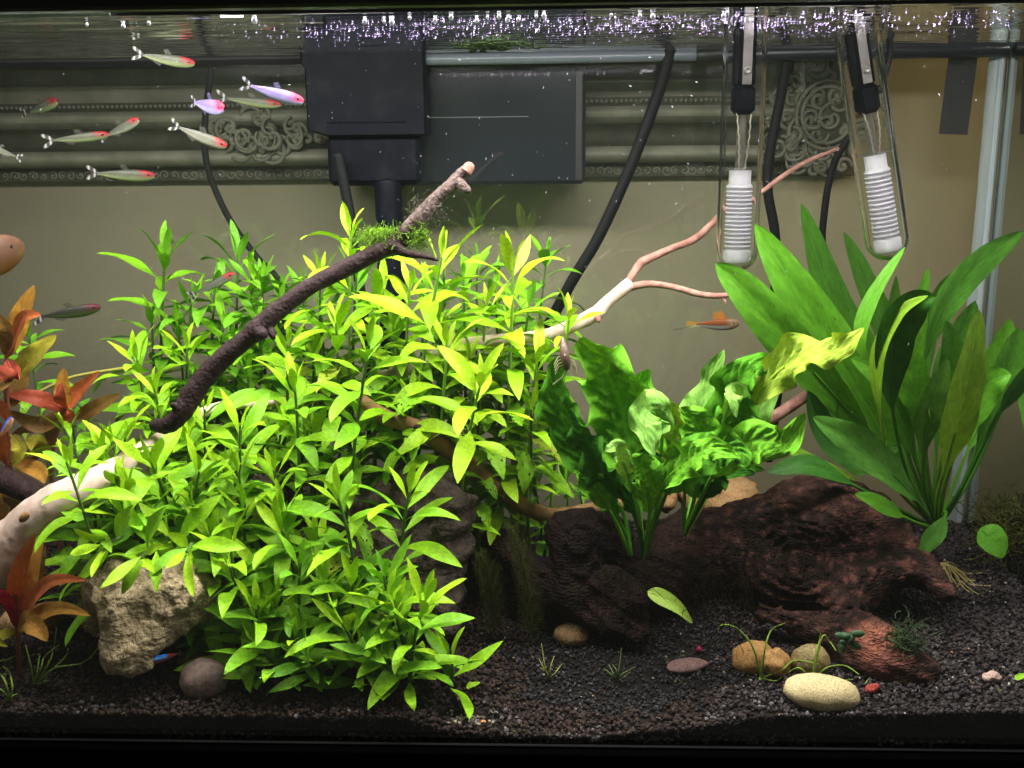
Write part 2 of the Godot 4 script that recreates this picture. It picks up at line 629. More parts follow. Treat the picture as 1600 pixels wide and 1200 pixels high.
# ---------------------------------------------------------------- the tank
func tank() -> void:
	var t := thing("aquarium", "large glass aquarium with black plastic trim and pale silicone corner seams", "aquarium")
	var b := MB.new()
	b.box(Vector3((LEFT + RIGHT) / 2.0, 0.27, 0.003), Vector3(RIGHT - LEFT, 0.58, 0.004), 0.0005)
	part("front_pane", b.commit(), M.glass, t)
	b = MB.new()
	b.box(Vector3((LEFT + RIGHT) / 2.0, 0.248, BACK - 0.004), Vector3(RIGHT - LEFT, 0.556, 0.006), 0.0005)
	part("back_pane", b.commit(), M.glass, t)
	# seen from inside the water at this slant the end panes mirror the tank
	b = MB.new()
	b.box(Vector3(RIGHT + 0.005, 0.27, BACK / 2.0), Vector3(0.006, 0.58, -BACK), 0.0005)
	part("side_pane", b.commit(), M.mirror, t)
	b = MB.new()
	b.box(Vector3(LEFT - 0.005, 0.27, BACK / 2.0), Vector3(0.006, 0.58, -BACK), 0.0005)
	part("side_pane", b.commit(), M.mirror, t)
	# silicone bead in the back right corner
	b = MB.new()
	for k in 41:
		var y := lerpf(-0.02, 0.55, k / 40.0)
		var r := 0.009 + 0.0005 * noise.get_noise_1d(y * 500.0)
		for j in 9:
			var a := PI / 2.0 * j / 8.0
			b.add(Vector3(RIGHT + 0.001 - r * 1.5 + r * 1.5 * (1.0 - cos(a)), y, BACK + r - r * (1.0 - sin(a)) * 1.0 + 0.0))
	b.grid(41, 9, 0)
	var seam := mat(lin(0.24, 0.29, 0.28), 0.4)
	part("silicone_seam", b.commit(), seam, t)
	b = MB.new()
	b.box(Vector3(RIGHT - 0.003, 0.26, BACK + 0.009), Vector3(0.005, 0.55, 0.005), 0.001)
	part("silicone_seam", b.commit(), mat(lin(0.34, 0.41, 0.43), 0.4), t)
	# black trim: bottom front, top all round
	b = MB.new()
	b.box(Vector3((LEFT + RIGHT) / 2.0, -0.218, 0.011), Vector3(RIGHT - LEFT + 0.06, 0.4, 0.011), 0.0008)
	part("bottom_trim", b.commit(), mat(lin(0.002, 0.002, 0.0024), 0.8, 0.1), t)
	b = MB.new()
	b.box(Vector3((LEFT + RIGHT) / 2.0, -0.0165, 0.0065), Vector3(RIGHT - LEFT, 0.0012, 0.003), 0.0004)
	part("glass_edge", b.commit(), mat(lin(0.025, 0.028, 0.028), 0.4), t)
	b = MB.new()
	b.box(Vector3((LEFT + RIGHT) / 2.0, 0.562, 0.008), Vector3(RIGHT - LEFT + 0.03, 0.054, 0.018), 0.002)
	part("top_rim", b.commit(), M.black, t)
	b = MB.new()
	b.box(Vector3((LEFT + RIGHT) / 2.0, 0.542, BACK - 0.013), Vector3(RIGHT - LEFT + 0.03, 0.034, 0.011), 0.002)
	part("top_rim", b.commit(), M.black_matt, t)
	b = MB.new()
	b.box(Vector3(RIGHT + 0.014, 0.549, BACK / 2.0 + 0.0), Vector3(0.011, 0.038, -BACK), 0.002)
	part("top_rim", b.commit(), M.black, t)
	b = MB.new()
	b.box(Vector3((LEFT + RIGHT) / 2.0, -0.035, BACK / 2.0), Vector3(RIGHT - LEFT + 0.02, 0.008, -BACK), 0.001)
	part("base_panel", b.commit(), M.black_matt, t)

	# stick-on strip on the back glass
	var s := thing("thermometer_strip", "black stick-on thermometer strip with faint marks on the back glass beside the right corner", "thermometer", at(1503, 110, BACK - 0.007))
	b = MB.new()
	var up := at(1528, -20, BACK - 0.007) - at(1500, 195, BACK - 0.007)
	var bs := Basis(up.normalized().cross(Vector3.BACK).normalized(), up.normalized(), Vector3.BACK)
	b.box(Vector3(0.0, 0.012, 0), Vector3(0.0295, 0.152, 0.0006), 0.0002, bs)
	part("strip", b.commit(), mat(lin(0.013, 0.012, 0.014), 0.7), s)
	b = MB.new()
	for k in 6:
		b.box(bs * Vector3(0.001, 0.045 - k * 0.0155, 0.0006), Vector3(0.011, 0.0065, 0.0003), 0.0001, bs)
	part("marks", b.commit(), mat(lin(0.019, 0.018, 0.02), 0.7), s)


func lamp() -> void:
	var t := thing("led_light", "black LED strip light lying across the top of the tank", "lamp", Vector3(-0.03, WATER + 0.072, -0.085))
	var b := MB.new()
	b.box(Vector3(0, 0.012, 0), Vector3(0.94, 0.02, 0.15), 0.003)
	for s in [-1, 1]:
		b.box(Vector3(0, -0.012, s * 0.0725), Vector3(0.94, 0.0278, 0.005), 0.001)
		b.box(Vector3(s * 0.4675, -0.012, 0), Vector3(0.005, 0.0278, 0.1398), 0.001)
	part("housing", b.commit(), M.black_matt, t)
	b = MB.new()
	b.box(Vector3(0, -0.0004, 0), Vector3(0.92, 0.004, 0.12), 0.0005)
	var glow := mat(lin(0.8, 0.8, 0.85), 0.5)
	glow.emission_enabled = true
	glow.emission = Color(0.93, 0.93, 1.0)
	glow.emission_energy_multiplier = 1.5
	part("diffuser", b.commit(), glow, t)
	# front lip that hangs a little lower than the rim, with two of the diodes peeping under it
	b = MB.new()
	b.box(Vector3(0.12, -0.045, 0.079), Vector3(0.73, 0.054, 0.003), 0.0008)
	part("front_lip", b.commit(), M.black_matt, t)
	var hot := mat(Color.WHITE)
	hot.emission_enabled = true
	hot.emission = Color(1, 0.98, 1)
	hot.emission_energy_multiplier = 4.0
	for px in [[362, 23], [1166, 4]]:
		b = MB.new()
		b.box(at(px[0], px[1], -0.009) - t.position, Vector3(0.016, 0.0034, 0.002), 0.0008)
		part("diode", b.commit(), hot, t)


	t = thing("added_room_lamp", "small warm globe lamp, unseen and added to tint the wall, beyond the tank's right end", "lamp", Vector3(0.98, 0.62, -0.16))  # added and unseen, body for the light that warms the wall
	b = MB.new()
	b.ball(Vector3.ZERO, Vector3.ONE * 0.045, 12, 20)
	var warm := mat(lin(0.8, 0.7, 0.5), 0.6)
	warm.emission_enabled = true
	warm.emission = Color(1.0, 0.8, 0.5)
	warm.emission_energy_multiplier = 1.0
	part("globe", b.commit(), warm, t)
	b = MB.new()
	b.lathe([Vector2(0.008, -0.62), Vector2(0.008, -0.046), Vector2(0.014, -0.044), Vector2(0.001, -0.043)], 16)
	b.lathe([Vector2(0.001, -0.65), Vector2(0.06, -0.65), Vector2(0.06, -0.635), Vector2(0.008, -0.62)], 24)
	part("stand", b.commit(), M.black, t)


# ---------------------------------------------------------------- ornate frame on the wall
func spiral(b: MB, o: Vector3, r: float, turns: float, spin: float, thick: float, start: float, lift := 0.0) -> void:
	var p := []
	var q := []
	var n := int(18 * turns) + 6
	for k in n:
		var t := float(k) / (n - 1)
		var a := start + spin * t * turns * TAU
		var rad := r * pow(1.0 - t, 0.8) + r * 0.08
		p.append(o + Vector3(cos(a) * rad, sin(a) * rad, lift + 0.35 * thick * sin(t * 9.0)))
		q.append(thick * (0.35 + 0.65 * sin(PI * clampf(0.12 + 0.8 * t, 0, 1))))
	b.tube(p, q, 6)
	b.ball(p[n - 1], Vector3.ONE * thick * 1.2, 4, 6)


func frame() -> void:
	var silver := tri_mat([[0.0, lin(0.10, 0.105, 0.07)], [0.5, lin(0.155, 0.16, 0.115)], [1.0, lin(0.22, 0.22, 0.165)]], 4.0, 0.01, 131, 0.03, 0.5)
	var bright := tri_mat([[0.0, lin(0.12, 0.125, 0.085)], [0.5, lin(0.2, 0.205, 0.15)], [1.0, lin(0.28, 0.28, 0.21)]], 4.0, 0.01, 133, 0.03, 0.45)  # paler copy of the silver, highlights of the rolls put into the colour
	var shade_silver := tri_mat([[0.0, lin(0.03, 0.032, 0.02)], [0.5, lin(0.055, 0.058, 0.036)], [1.0, lin(0.09, 0.09, 0.06)]], 4.0, 0.01, 135, 0.03, 0.6)  # darker copy of the silver, shade in the recesses put into the colour
	var t := thing("picture_frame", "large ornate antique silver picture frame hanging on the wall behind the tank", "picture frame", Vector3(0, 0, -0.51))
	var ox := 0.376
	var oy := 0.402
	# offset inwards from the outer edge, height above the wall
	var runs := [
		[shade_silver, [[0.0, 0.0], [0.0, 0.012], [0.002, 0.014], [0.014, 0.014], [0.0165, 0.012]]],
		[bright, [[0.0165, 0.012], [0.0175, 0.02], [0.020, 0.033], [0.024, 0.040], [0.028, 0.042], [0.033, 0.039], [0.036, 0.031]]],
		[shade_silver, [[0.036, 0.031], [0.038, 0.023], [0.042, 0.018], [0.048, 0.0155], [0.054, 0.0165], [0.058, 0.021], [0.061, 0.028]]],
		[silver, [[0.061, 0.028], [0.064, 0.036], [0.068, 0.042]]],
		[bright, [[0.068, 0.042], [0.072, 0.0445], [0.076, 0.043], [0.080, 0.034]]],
		[shade_silver, [[0.080, 0.034], [0.0815, 0.0235], [0.090, 0.0235]]],
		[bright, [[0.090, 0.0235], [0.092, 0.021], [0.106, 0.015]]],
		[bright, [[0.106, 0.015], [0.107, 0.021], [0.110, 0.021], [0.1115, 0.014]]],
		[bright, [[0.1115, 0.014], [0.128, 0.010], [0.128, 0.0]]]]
	var b := MB.new()
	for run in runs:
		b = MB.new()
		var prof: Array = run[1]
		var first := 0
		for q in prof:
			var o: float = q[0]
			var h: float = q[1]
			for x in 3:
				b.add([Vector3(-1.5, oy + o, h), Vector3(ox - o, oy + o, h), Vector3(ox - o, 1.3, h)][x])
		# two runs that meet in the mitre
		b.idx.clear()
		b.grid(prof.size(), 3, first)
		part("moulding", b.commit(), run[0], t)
	b = MB.new()
	b.box(Vector3(-0.63, 0.91, 0.004), Vector3(1.75, 0.76, 0.006), 0.001)
	part("mirror_panel", b.commit(), mat(lin(0.05, 0.075, 0.045), 0.25), t)
	# beads along the inner edge
	var bead := SphereMesh.new()
	bead.radius = 0.0022
	bead.height = 0.0044
	bead.radial_segments = 8
	bead.rings = 4
	var xf := []
	var x := -0.75
	while x < ox - 0.087:
		xf.append(Transform3D(Basis(), Vector3(x, oy + 0.0855, 0.0255)))
		x += 0.0056
	var y := oy + 0.093
	while y < 0.62:
		xf.append(Transform3D(Basis(), Vector3(ox - 0.0855, y, 0.0245)))
		y += 0.0056
	scatter("bead_row", bead, silver, xf, [], t)
	# shallow running relief on the outer strip
	b = MB.new()
	x = -0.72
	var k := 0
	while x < ox - 0.02:
		spiral(b, Vector3(x, oy + 0.008, 0.0142), rng.randf_range(0.004, 0.0058), 1.1, 1.0 if k % 2 else -1.0, 0.0011, rng.randf() * TAU)
		x += rng.randf_range(0.009, 0.013)
		k += 1
	part("relief_border", b.commit(), silver, t).set_meta("kind", "stuff")
	# carved cluster in the middle of the rail and the big corner cartouche
	for g in [[415.0, 208.0, 95.0, 30.0, 30], [1280.0, 185.0, 75.0, 84.0, 60], [1225.0, 215.0, 60.0, 34.0, 22], [1297.0, 100.0, 34.0, 36.0, 14]]:
		b = MB.new()
		for j in int(g[4]):
			var a := rng.randf() * TAU
			var rad := sqrt(rng.randf())
			var p := at(g[0] + cos(a) * rad * g[2], g[1] + sin(a) * rad * g[3], -0.48)
			var o := Vector3(p.x, p.y, 0.040 + 0.014 * (1.0 - rad))
			spiral(b, o, rng.randf_range(0.007, 0.015), rng.randf_range(0.6, 1.3), 1.0 if rng.randf() < 0.5 else -1.0, rng.randf_range(0.0018, 0.0034), rng.randf() * TAU)
			if j % 3 == 0:
				var s := rng.randf_range(0.006, 0.011)
				b.ball(o - Vector3(0, 0, 0.006), Vector3(s, s * 0.7, 0.006), 6, 10, Basis(Vector3.BACK, rng.randf() * TAU))
		part("carved_scrolls", b.commit(), silver, t)
	# rings of the round boss in the corner
	b = MB.new()
	for r in [0.034, 0.028]:
		var pts := []
		var o := at(1288, 180, -0.475)
		for j in 41:
			var a := TAU * j / 40.0
			pts.append(Vector3(o.x + cos(a) * r, o.y + sin(a) * r * 1.08, 0.050))
		b.tube(pts, [0.0022], 6, false)
	for r in [0.011, 0.0065, 0.003]:
		var pts := []
		var o := at(1272, 103, -0.475)
		for j in 25:
			var a := TAU * j / 24.0
			pts.append(Vector3(o.x + cos(a) * r, o.y + sin(a) * r, 0.050))
		b.tube(pts, [0.0016], 6, false)
	part("corner_boss", b.commit(), silver, t)
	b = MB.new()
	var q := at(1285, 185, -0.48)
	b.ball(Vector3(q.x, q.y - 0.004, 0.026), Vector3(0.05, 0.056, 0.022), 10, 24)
	part("corner_shield", b.commit(), shade_silver, t)


# ---------------------------------------------------------------- filter, heaters, cords
func filter() -> void:
	var t := thing("filter", "black box power filter hanging on the back glass above the plants", "filter", at(700, 200, BACK - 0.05))
	var o := t.position
	var b := MB.new()
	var c0 := at(515, 291, BACK - 0.012)
	var c1 := at(916, 60, BACK - 0.012)
	b.box(Vector3((c0.x + c1.x) / 2, (c0.y + c1.y) / 2 + 0.015, BACK - 0.055) - o, Vector3(c1.x - c0.x, c1.y - c0.y + 0.03, 0.085), 0.004)
	part("filter_case", b.commit(), mat(lin(0.008, 0.011, 0.017), 0.25, 0.35), t)
	b = MB.new()
	var seam_l := at(655, 190, BACK - 0.0112)
	b.box(Vector3(seam_l.x, (c0.y + c1.y) / 2, BACK - 0.0118) - o, Vector3(0.004, c1.y - c0.y - 0.01, 0.002), 0.0005)
	var sr := at(906, 190, BACK - 0.0112)
	part("case_rib", b.commit(), M.black, t)
	b = MB.new()
	b.box(Vector3(sr.x - 0.001, (c0.y + c1.y) / 2, BACK - 0.0118) - o, Vector3(0.0075, c1.y - c0.y - 0.008, 0.002), 0.0005)
	part("case_rib", b.commit(), M.black, t)
	b = MB.new()
	var e0 := at(660, 184, BACK - 0.011)
	var e1 := at(826, 184, BACK - 0.011)
	b.box(Vector3((e0.x + e1.x) / 2, e0.y, BACK - 0.0112) - o, Vector3(e1.x - e0.x, 0.0012, 0.002), 0.0004)
	part("ledge", b.commit(), mat(lin(0.12, 0.13, 0.14), 0.4), t)
	# the intake block inside the tank
	b = MB.new()
	var i0 := at(482, 214, BACK + 0.03)
	var i1 := at(664, 70, BACK + 0.03)
	var z0 := BACK + 0.004
	var pts := [Vector2(0.0, 0.05), Vector2(0.0, 0.75), Vector2(-0.03, 0.82), Vector2(-0.03, 1.2), Vector2(1, 1.2), Vector2(1, 0.0), Vector2(0.16, 0.0), Vector2(0.05, 0.05)]
	var ring := []
	for q in pts:
		ring.append(Vector3(lerpf(i0.x, i1.x, q.x), lerpf(i0.y, i1.y, q.y), 0))
	var mid := Vector3((i0.x + i1.x) / 2, (i0.y + i1.y) / 2, BACK + 0.02) - o
	for k in ring.size():
		var p: Vector3 = ring[k]
		var q: Vector3 = ring[(k + 1) % ring.size()]
		b.poly([p + Vector3(0, 0, z0) - o, q + Vector3(0, 0, z0) - o, q + Vector3(0, 0, BACK + 0.032) - o, p + Vector3(0, 0, BACK + 0.032) - o], mid)
		var pin: Vector3 = p + (Vector3(mid.x + o.x, mid.y + o.y, 0) - p) * 0.04
		var qin: Vector3 = q + (Vector3(mid.x + o.x, mid.y + o.y, 0) - q) * 0.04
		b.poly([p + Vector3(0, 0, BACK + 0.032) - o, q + Vector3(0, 0, BACK + 0.032) - o, qin + Vector3(0, 0, BACK + 0.036) - o, pin + Vector3(0, 0, BACK + 0.036) - o], mid)
		b.poly([pin + Vector3(0, 0, BACK + 0.036) - o, qin + Vector3(0, 0, BACK + 0.036) - o, mid + Vector3(0, 0, 0.016)], mid)
	part("intake_housing", b.commit(), M.navy, t)
	for q in [[0.5, 0.93, 0.9, 0.012], [0.5, 0.16, 0.66, 0.012]]:
		b = MB.new()
		b.box(Vector3(lerpf(i0.x, i1.x, q[0]), lerpf(i0.y, i1.y, q[1]), BACK + 0.0362) - o, Vector3((i1.x - i0.x) * q[2], 0.0016, 0.0024), 0.0006)
		part("moulded_rib", b.commit(), M.navy, t)
	b = MB.new()
	b.box(Vector3(lerpf(i0.x, i1.x, 0.55), lerpf(i0.y, i1.y, 1.03), BACK + 0.036) - o, Vector3(0.03, 0.008, 0.005), 0.0015)
	part("clip", b.commit(), M.navy, t)
	b = MB.new()
	var n0 := at(515, 288, BACK + 0.02)
	var n1 := at(655, 210, BACK + 0.02)
	b.box(Vector3((n0.x + n1.x) / 2, (n0.y + n1.y) / 2, BACK + 0.015) - o, Vector3(n1.x - n0.x, n1.y - n0.y, 0.02), 0.004)
	part("intake_neck", b.commit(), M.navy, t)
	b = MB.new()
	var t0 := at(606, 285, BACK + 0.022) - o
	var t1 := at(606, 770, BACK + 0.022) - o
	b.tube([t0, Vector3(t0.x, lerpf(t0.y, t1.y, 0.5), t0.z), Vector3(t0.x, t1.y, t0.z)], [0.0145], 20)
	part("intake_tube", b.commit(), M.navy, t)

	var s := thing("spray_bar", "grey plastic spray bar pipe with black coupling along the back waterline", "pipe", at(875, 90, BACK + 0.02))
	b = MB.new()
	b.tube([at(662, 93, BACK + 0.018) - s.position, at(880, 90, BACK + 0.018) - s.position, at(1096, 86, BACK + 0.018) - s.position], [0.0058], 16)
	part("pipe", b.commit(), mat(lin(0.12, 0.14, 0.17), 0.3), s)
	b = MB.new()
	b.tube([at(1088, 86, BACK + 0.018) - s.position, at(1100, 86, BACK + 0.018) - s.position, at(1130, 85, BACK + 0.018) - s.position, at(1140, 85, BACK + 0.018) - s.position], [0.007, 0.0085, 0.0085, 0.007], 16)
	part("coupling", b.commit(), M.black, s)
	b = MB.new()
	b.tube([at(1138, 85, BACK + 0.018) - s.position, at(1380, 80, BACK + 0.018) - s.position, at(1572, 76, BACK + 0.016) - s.position], [0.0075, 0.008, 0.008], 16)
	part("hose", b.commit(), mat(lin(0.012, 0.014, 0.02), 0.35), s)


func heater(label: String, low: Vector3, high: Vector3, coil: float, core: float, strap: float, twist: float) -> void:
	# coil: top of the ceramic core, strap: lower end of the black holder, as shares of the length
	var ax := (high - low).normalized()
	var bx := ax.cross(Vector3.BACK).normalized()
	var t := thing("heater", label, "heater", low, "glass heaters hanging in the right half", Basis(bx, ax, bx.cross(ax)))
	var len_ := (high - low).length()
	var R := 0.0195
	var b := MB.new()
	var shell := []
	for k in 9:
		var a := PI / 2.0 * (1.0 - k / 8.0)
		shell.append(Vector2(maxf(cos(a) * R, 0.0001), R - sin(a) * R))
	shell.append(Vector2(R, len_))
	shell.append(Vector2(R - 0.0022, len_))
	for k in 9:
		var a := PI / 2.0 * (k / 8.0)
		shell.append(Vector2(maxf(cos(a) * (R - 0.0022), 0.0001), R - sin(a) * (R - 0.0022)))
	b.lathe(shell, 36)
	var glass := mat(Color(1.0, 1.0, 1.0, 0.0), 0.0)
	glass.refraction_enabled = true
	glass.refraction_scale = 0.013
	part("glass_tube", b.commit(), glass, t)
	# ceramic core with rings
	var c0 := 0.006
	var c1 := len_ * coil
	b = MB.new()
	var prof := [Vector2(0.0004, c0), Vector2(core * 0.9, c0 + 0.001), Vector2(core * 1.04, c0 + 0.003), Vector2(core * 1.04, c0 + 0.013), Vector2(core * 0.86, c0 + 0.0145)]
	var n := 15
	var y0 := c0 + 0.015
	var step := (c1 - 0.014 - y0) / n
	for k in n:
		var y := y0 + k * step
		prof.append_array([Vector2(core * 0.86, y), Vector2(core * 0.86, y + step * 0.52), Vector2(core * 0.98, y + step * 0.6), Vector2(core * 1.0, y + step * 0.75), Vector2(core * 0.98, y + step * 0.9)])
	prof.append_array([Vector2(core * 0.82, c1 - 0.012), Vector2(core * 0.82, c1), Vector2(0.0004, c1)])
	b.lathe(prof, 28)
	part("ceramic_core", b.commit(), mat(lin(0.90, 0.88, 0.95), 0.6), t)
	b = MB.new()
	for k in n:
		var pts := []
		for j in 81:
			var a := TAU * j / 80.0
			pts.append(Vector3(cos(a) * core * 0.9, y0 + (k + 0.27) * step + step * 0.2 * (1 if j % 2 else -1), sin(a) * core * 0.9))
		b.tube(pts, [0.00042], 3, false)
	part("heating_wire", b.commit(), mat(lin(0.55, 0.54, 0.62), 0.5), t)
	b = MB.new()
	b.lathe([Vector2(0.0004, c1 + 0.001), Vector2(R * 0.78, c1 + 0.001), Vector2(R * 0.78, c1 + 0.0024), Vector2(0.0004, c1 + 0.0026)], 24)
	part("mica_disc", b.commit(), pane(Color(0.8, 0.8, 0.8), 0.3, 0.1), t)
	# black switch holder, metal strap, screw, leads
	var s0 := len_ * strap
	var turn := Basis(Vector3.UP, twist)
	b = MB.new()
	b.box(Vector3(0, (s0 + len_) / 2.0 + 0.012, -0.002), Vector3(0.0195, len_ - s0 - 0.024, 0.012), 0.003, turn)
	b.box(Vector3(0, s0 + 0.013, 0), Vector3(0.0195, 0.026, 0.018), 0.004, turn)
	part("switch_holder", b.commit(), M.navy, t)
	b = MB.new()
	var l0 := s0 + 0.026
	b.box(turn * Vector3(0.001, (l0 + len_) / 2.0, 0.0062), Vector3(0.0085, len_ - l0, 0.0012), 0.0004, turn)
	part("metal_strap", b.commit(), mat(lin(0.28, 0.26, 0.26), 0.4, 0.5, 0.5), t)
	b = MB.new()
	b.lathe([Vector2(0.0036, 0), Vector2(0.0036, 0.0012), Vector2(0.0024, 0.002), Vector2(0.0018, 0.0012), Vector2(0.0002, 0.0012)], 14, turn * Basis(Vector3.RIGHT, PI / 2), turn * Vector3(0.001, l0 + 0.012, 0.0068))
	part("screw", b.commit(), mat(lin(0.42, 0.4, 0.4), 0.3, 0.5, 0.8), t)
	b = MB.new()
	for s in [-1, 1]:
		var pts := []
		for j in 13:
			var u := j / 12.0
			pts.append(turn * Vector3(s * 0.0065 - 0.004 * u * s + 0.0004 * (1 if j % 2 else -1), lerpf(s0 + 0.002, c1, u), 0.004 + 0.004 * sin(u * PI)))
		b.tube(pts, [0.0007], 5, false)
	part("lead_wire", b.commit(), mat(lin(0.5, 0.46, 0.36), 0.35, 0.5, 0.5), t)
	b = MB.new()
	b.tube([Vector3(0, c1, -0.003), Vector3(0.0005, s0 + 0.004, -0.003)], [0.0042], 10)
	part("inner_tube", b.commit(), mat(lin(0.14, 0.13, 0.11), 0.4), t)


func heaters() -> void:
	var z := -0.24
	var lo := at(1150, 424, z)
	var hi := at(1166, 40, z)
	heater("upright glass tube heater with white ribbed core, the left of two", lo, lo + (hi - lo) * 1.16, 0.365, 0.0122, 0.56, 0.1)
	lo = at(1390, 406, z)
	hi = at(1341, 66, z)
	heater("glass tube heater tilting towards the left, in front of the tan wall", lo, lo + (hi - lo) * 1.12, 0.44, 0.0118, 0.61, 0.12)


func cord(label: String, p: Array, r: float, called := "cord", category := "cord", m: Material = null) -> void:
	var pts := []
	for q in p:
		pts.append(at(q[0], q[1], q[2]))
	pts = curve(pts, pts.size() * 7)
	var o: Vector3 = pts[0]
	var b := MB.new()
	b.tube(pts.map(func(v): return v - o), [r], 9)
	var n := part(called, b.commit(), m if m else M.cord)
	n.position = o
	tag(n, label, category)


func cords() -> void:
	var z := BACK - 0.02
	cord("black cord curving down the back left behind the small fish", [[318, 40, z], [330, 100, z], [322, 170, z], [320, 230, z], [330, 280, z], [360, 345, z], [400, 400, z], [443, 455, z], [440, 560, z]], 0.0036)
	cord("black hose slanting down from the filter's left corner", [[528, 240, BACK + 0.045], [540, 300, BACK + 0.045], [551, 360, BACK + 0.045], [560, 430, BACK + 0.04], [575, 560, BACK + 0.03], [582, 700, BACK + 0.02]], 0.0055, "hose", "hose")
	cord("broad black air hose slanting down right of the filter", [[1052, 60, BACK + 0.02], [1030, 140, BACK + 0.02], [985, 260, BACK + 0.02], [935, 370, BACK + 0.02], [885, 455, BACK + 0.02], [840, 560, BACK + 0.02], [858, 690, BACK + 0.02]], 0.0062, "hose", "hose")
	cord("black power cord hanging just right of the left heater", [[1236, 60, BACK + 0.012], [1222, 140, BACK + 0.012], [1203, 240, BACK + 0.012], [1200, 300, BACK + 0.012], [1212, 380, BACK + 0.012], [1210, 520, BACK + 0.012], [1216, 600, BACK + 0.012], [1200, 720, BACK + 0.012]], 0.0052)
	cord("thin black cord looping right of the tilted heater's top", [[1370, 12, -0.26], [1384, 40, -0.27], [1391, 75, -0.28], [1383, 115, -0.28], [1368, 145, -0.28]], 0.003)
	cord("thin black cord slanting out from behind the tilted heater", [[1335, 205, BACK + 0.01], [1310, 240, BACK + 0.01], [1294, 290, BACK + 0.01], [1285, 360, BACK + 0.01], [1280, 430, BACK + 0.01], [1225, 540, BACK + 0.01], [1185, 660, BACK + 0.01]], 0.0038)


# ---------------------------------------------------------------- driftwood
func branch(b: MB, p: Array, sides := 12, rough := 0.1, seed_ := 1) -> void:
	# p: [photo x, photo y, depth, radius in photo pixels]
	var pts := []
	var rad := []
	for q in p:
		pts.append(at(q[0], q[1], q[2]))
		rad.append(Vector3(q[3] * pxs(q[2]), 0, 0))
	var n := p.size() * 10
	pts = curve(pts, n)
	rad = curve(rad, n)
	var first := b.v.size()
	var rr := []
	for k in n:
		rr.append(rad[k].x)
	b.tube(pts, rr, sides)
	for k in n * sides:
		var i := k / sides
		var v: Vector3 = b.v[first + k]
		var out: Vector3 = v - pts[i]
		var g := fine.get_noise_3d(v.x * 650.0 + seed_ * 50.0, v.y * 650.0, v.z * 650.0) * 1.3
		# grain that runs along the branch
		g += 0.55 * fine.get_noise_2d((k % sides) * 60.0 + seed_ * 90.0, i * 12.0)
		b.v[first + k] = v + out * g * rough * 2.2


func moved(b: MB, o: Vector3) -> ArrayMesh:
	for k in b.v.size():
		b.v[k] -= o
	return b.commit()


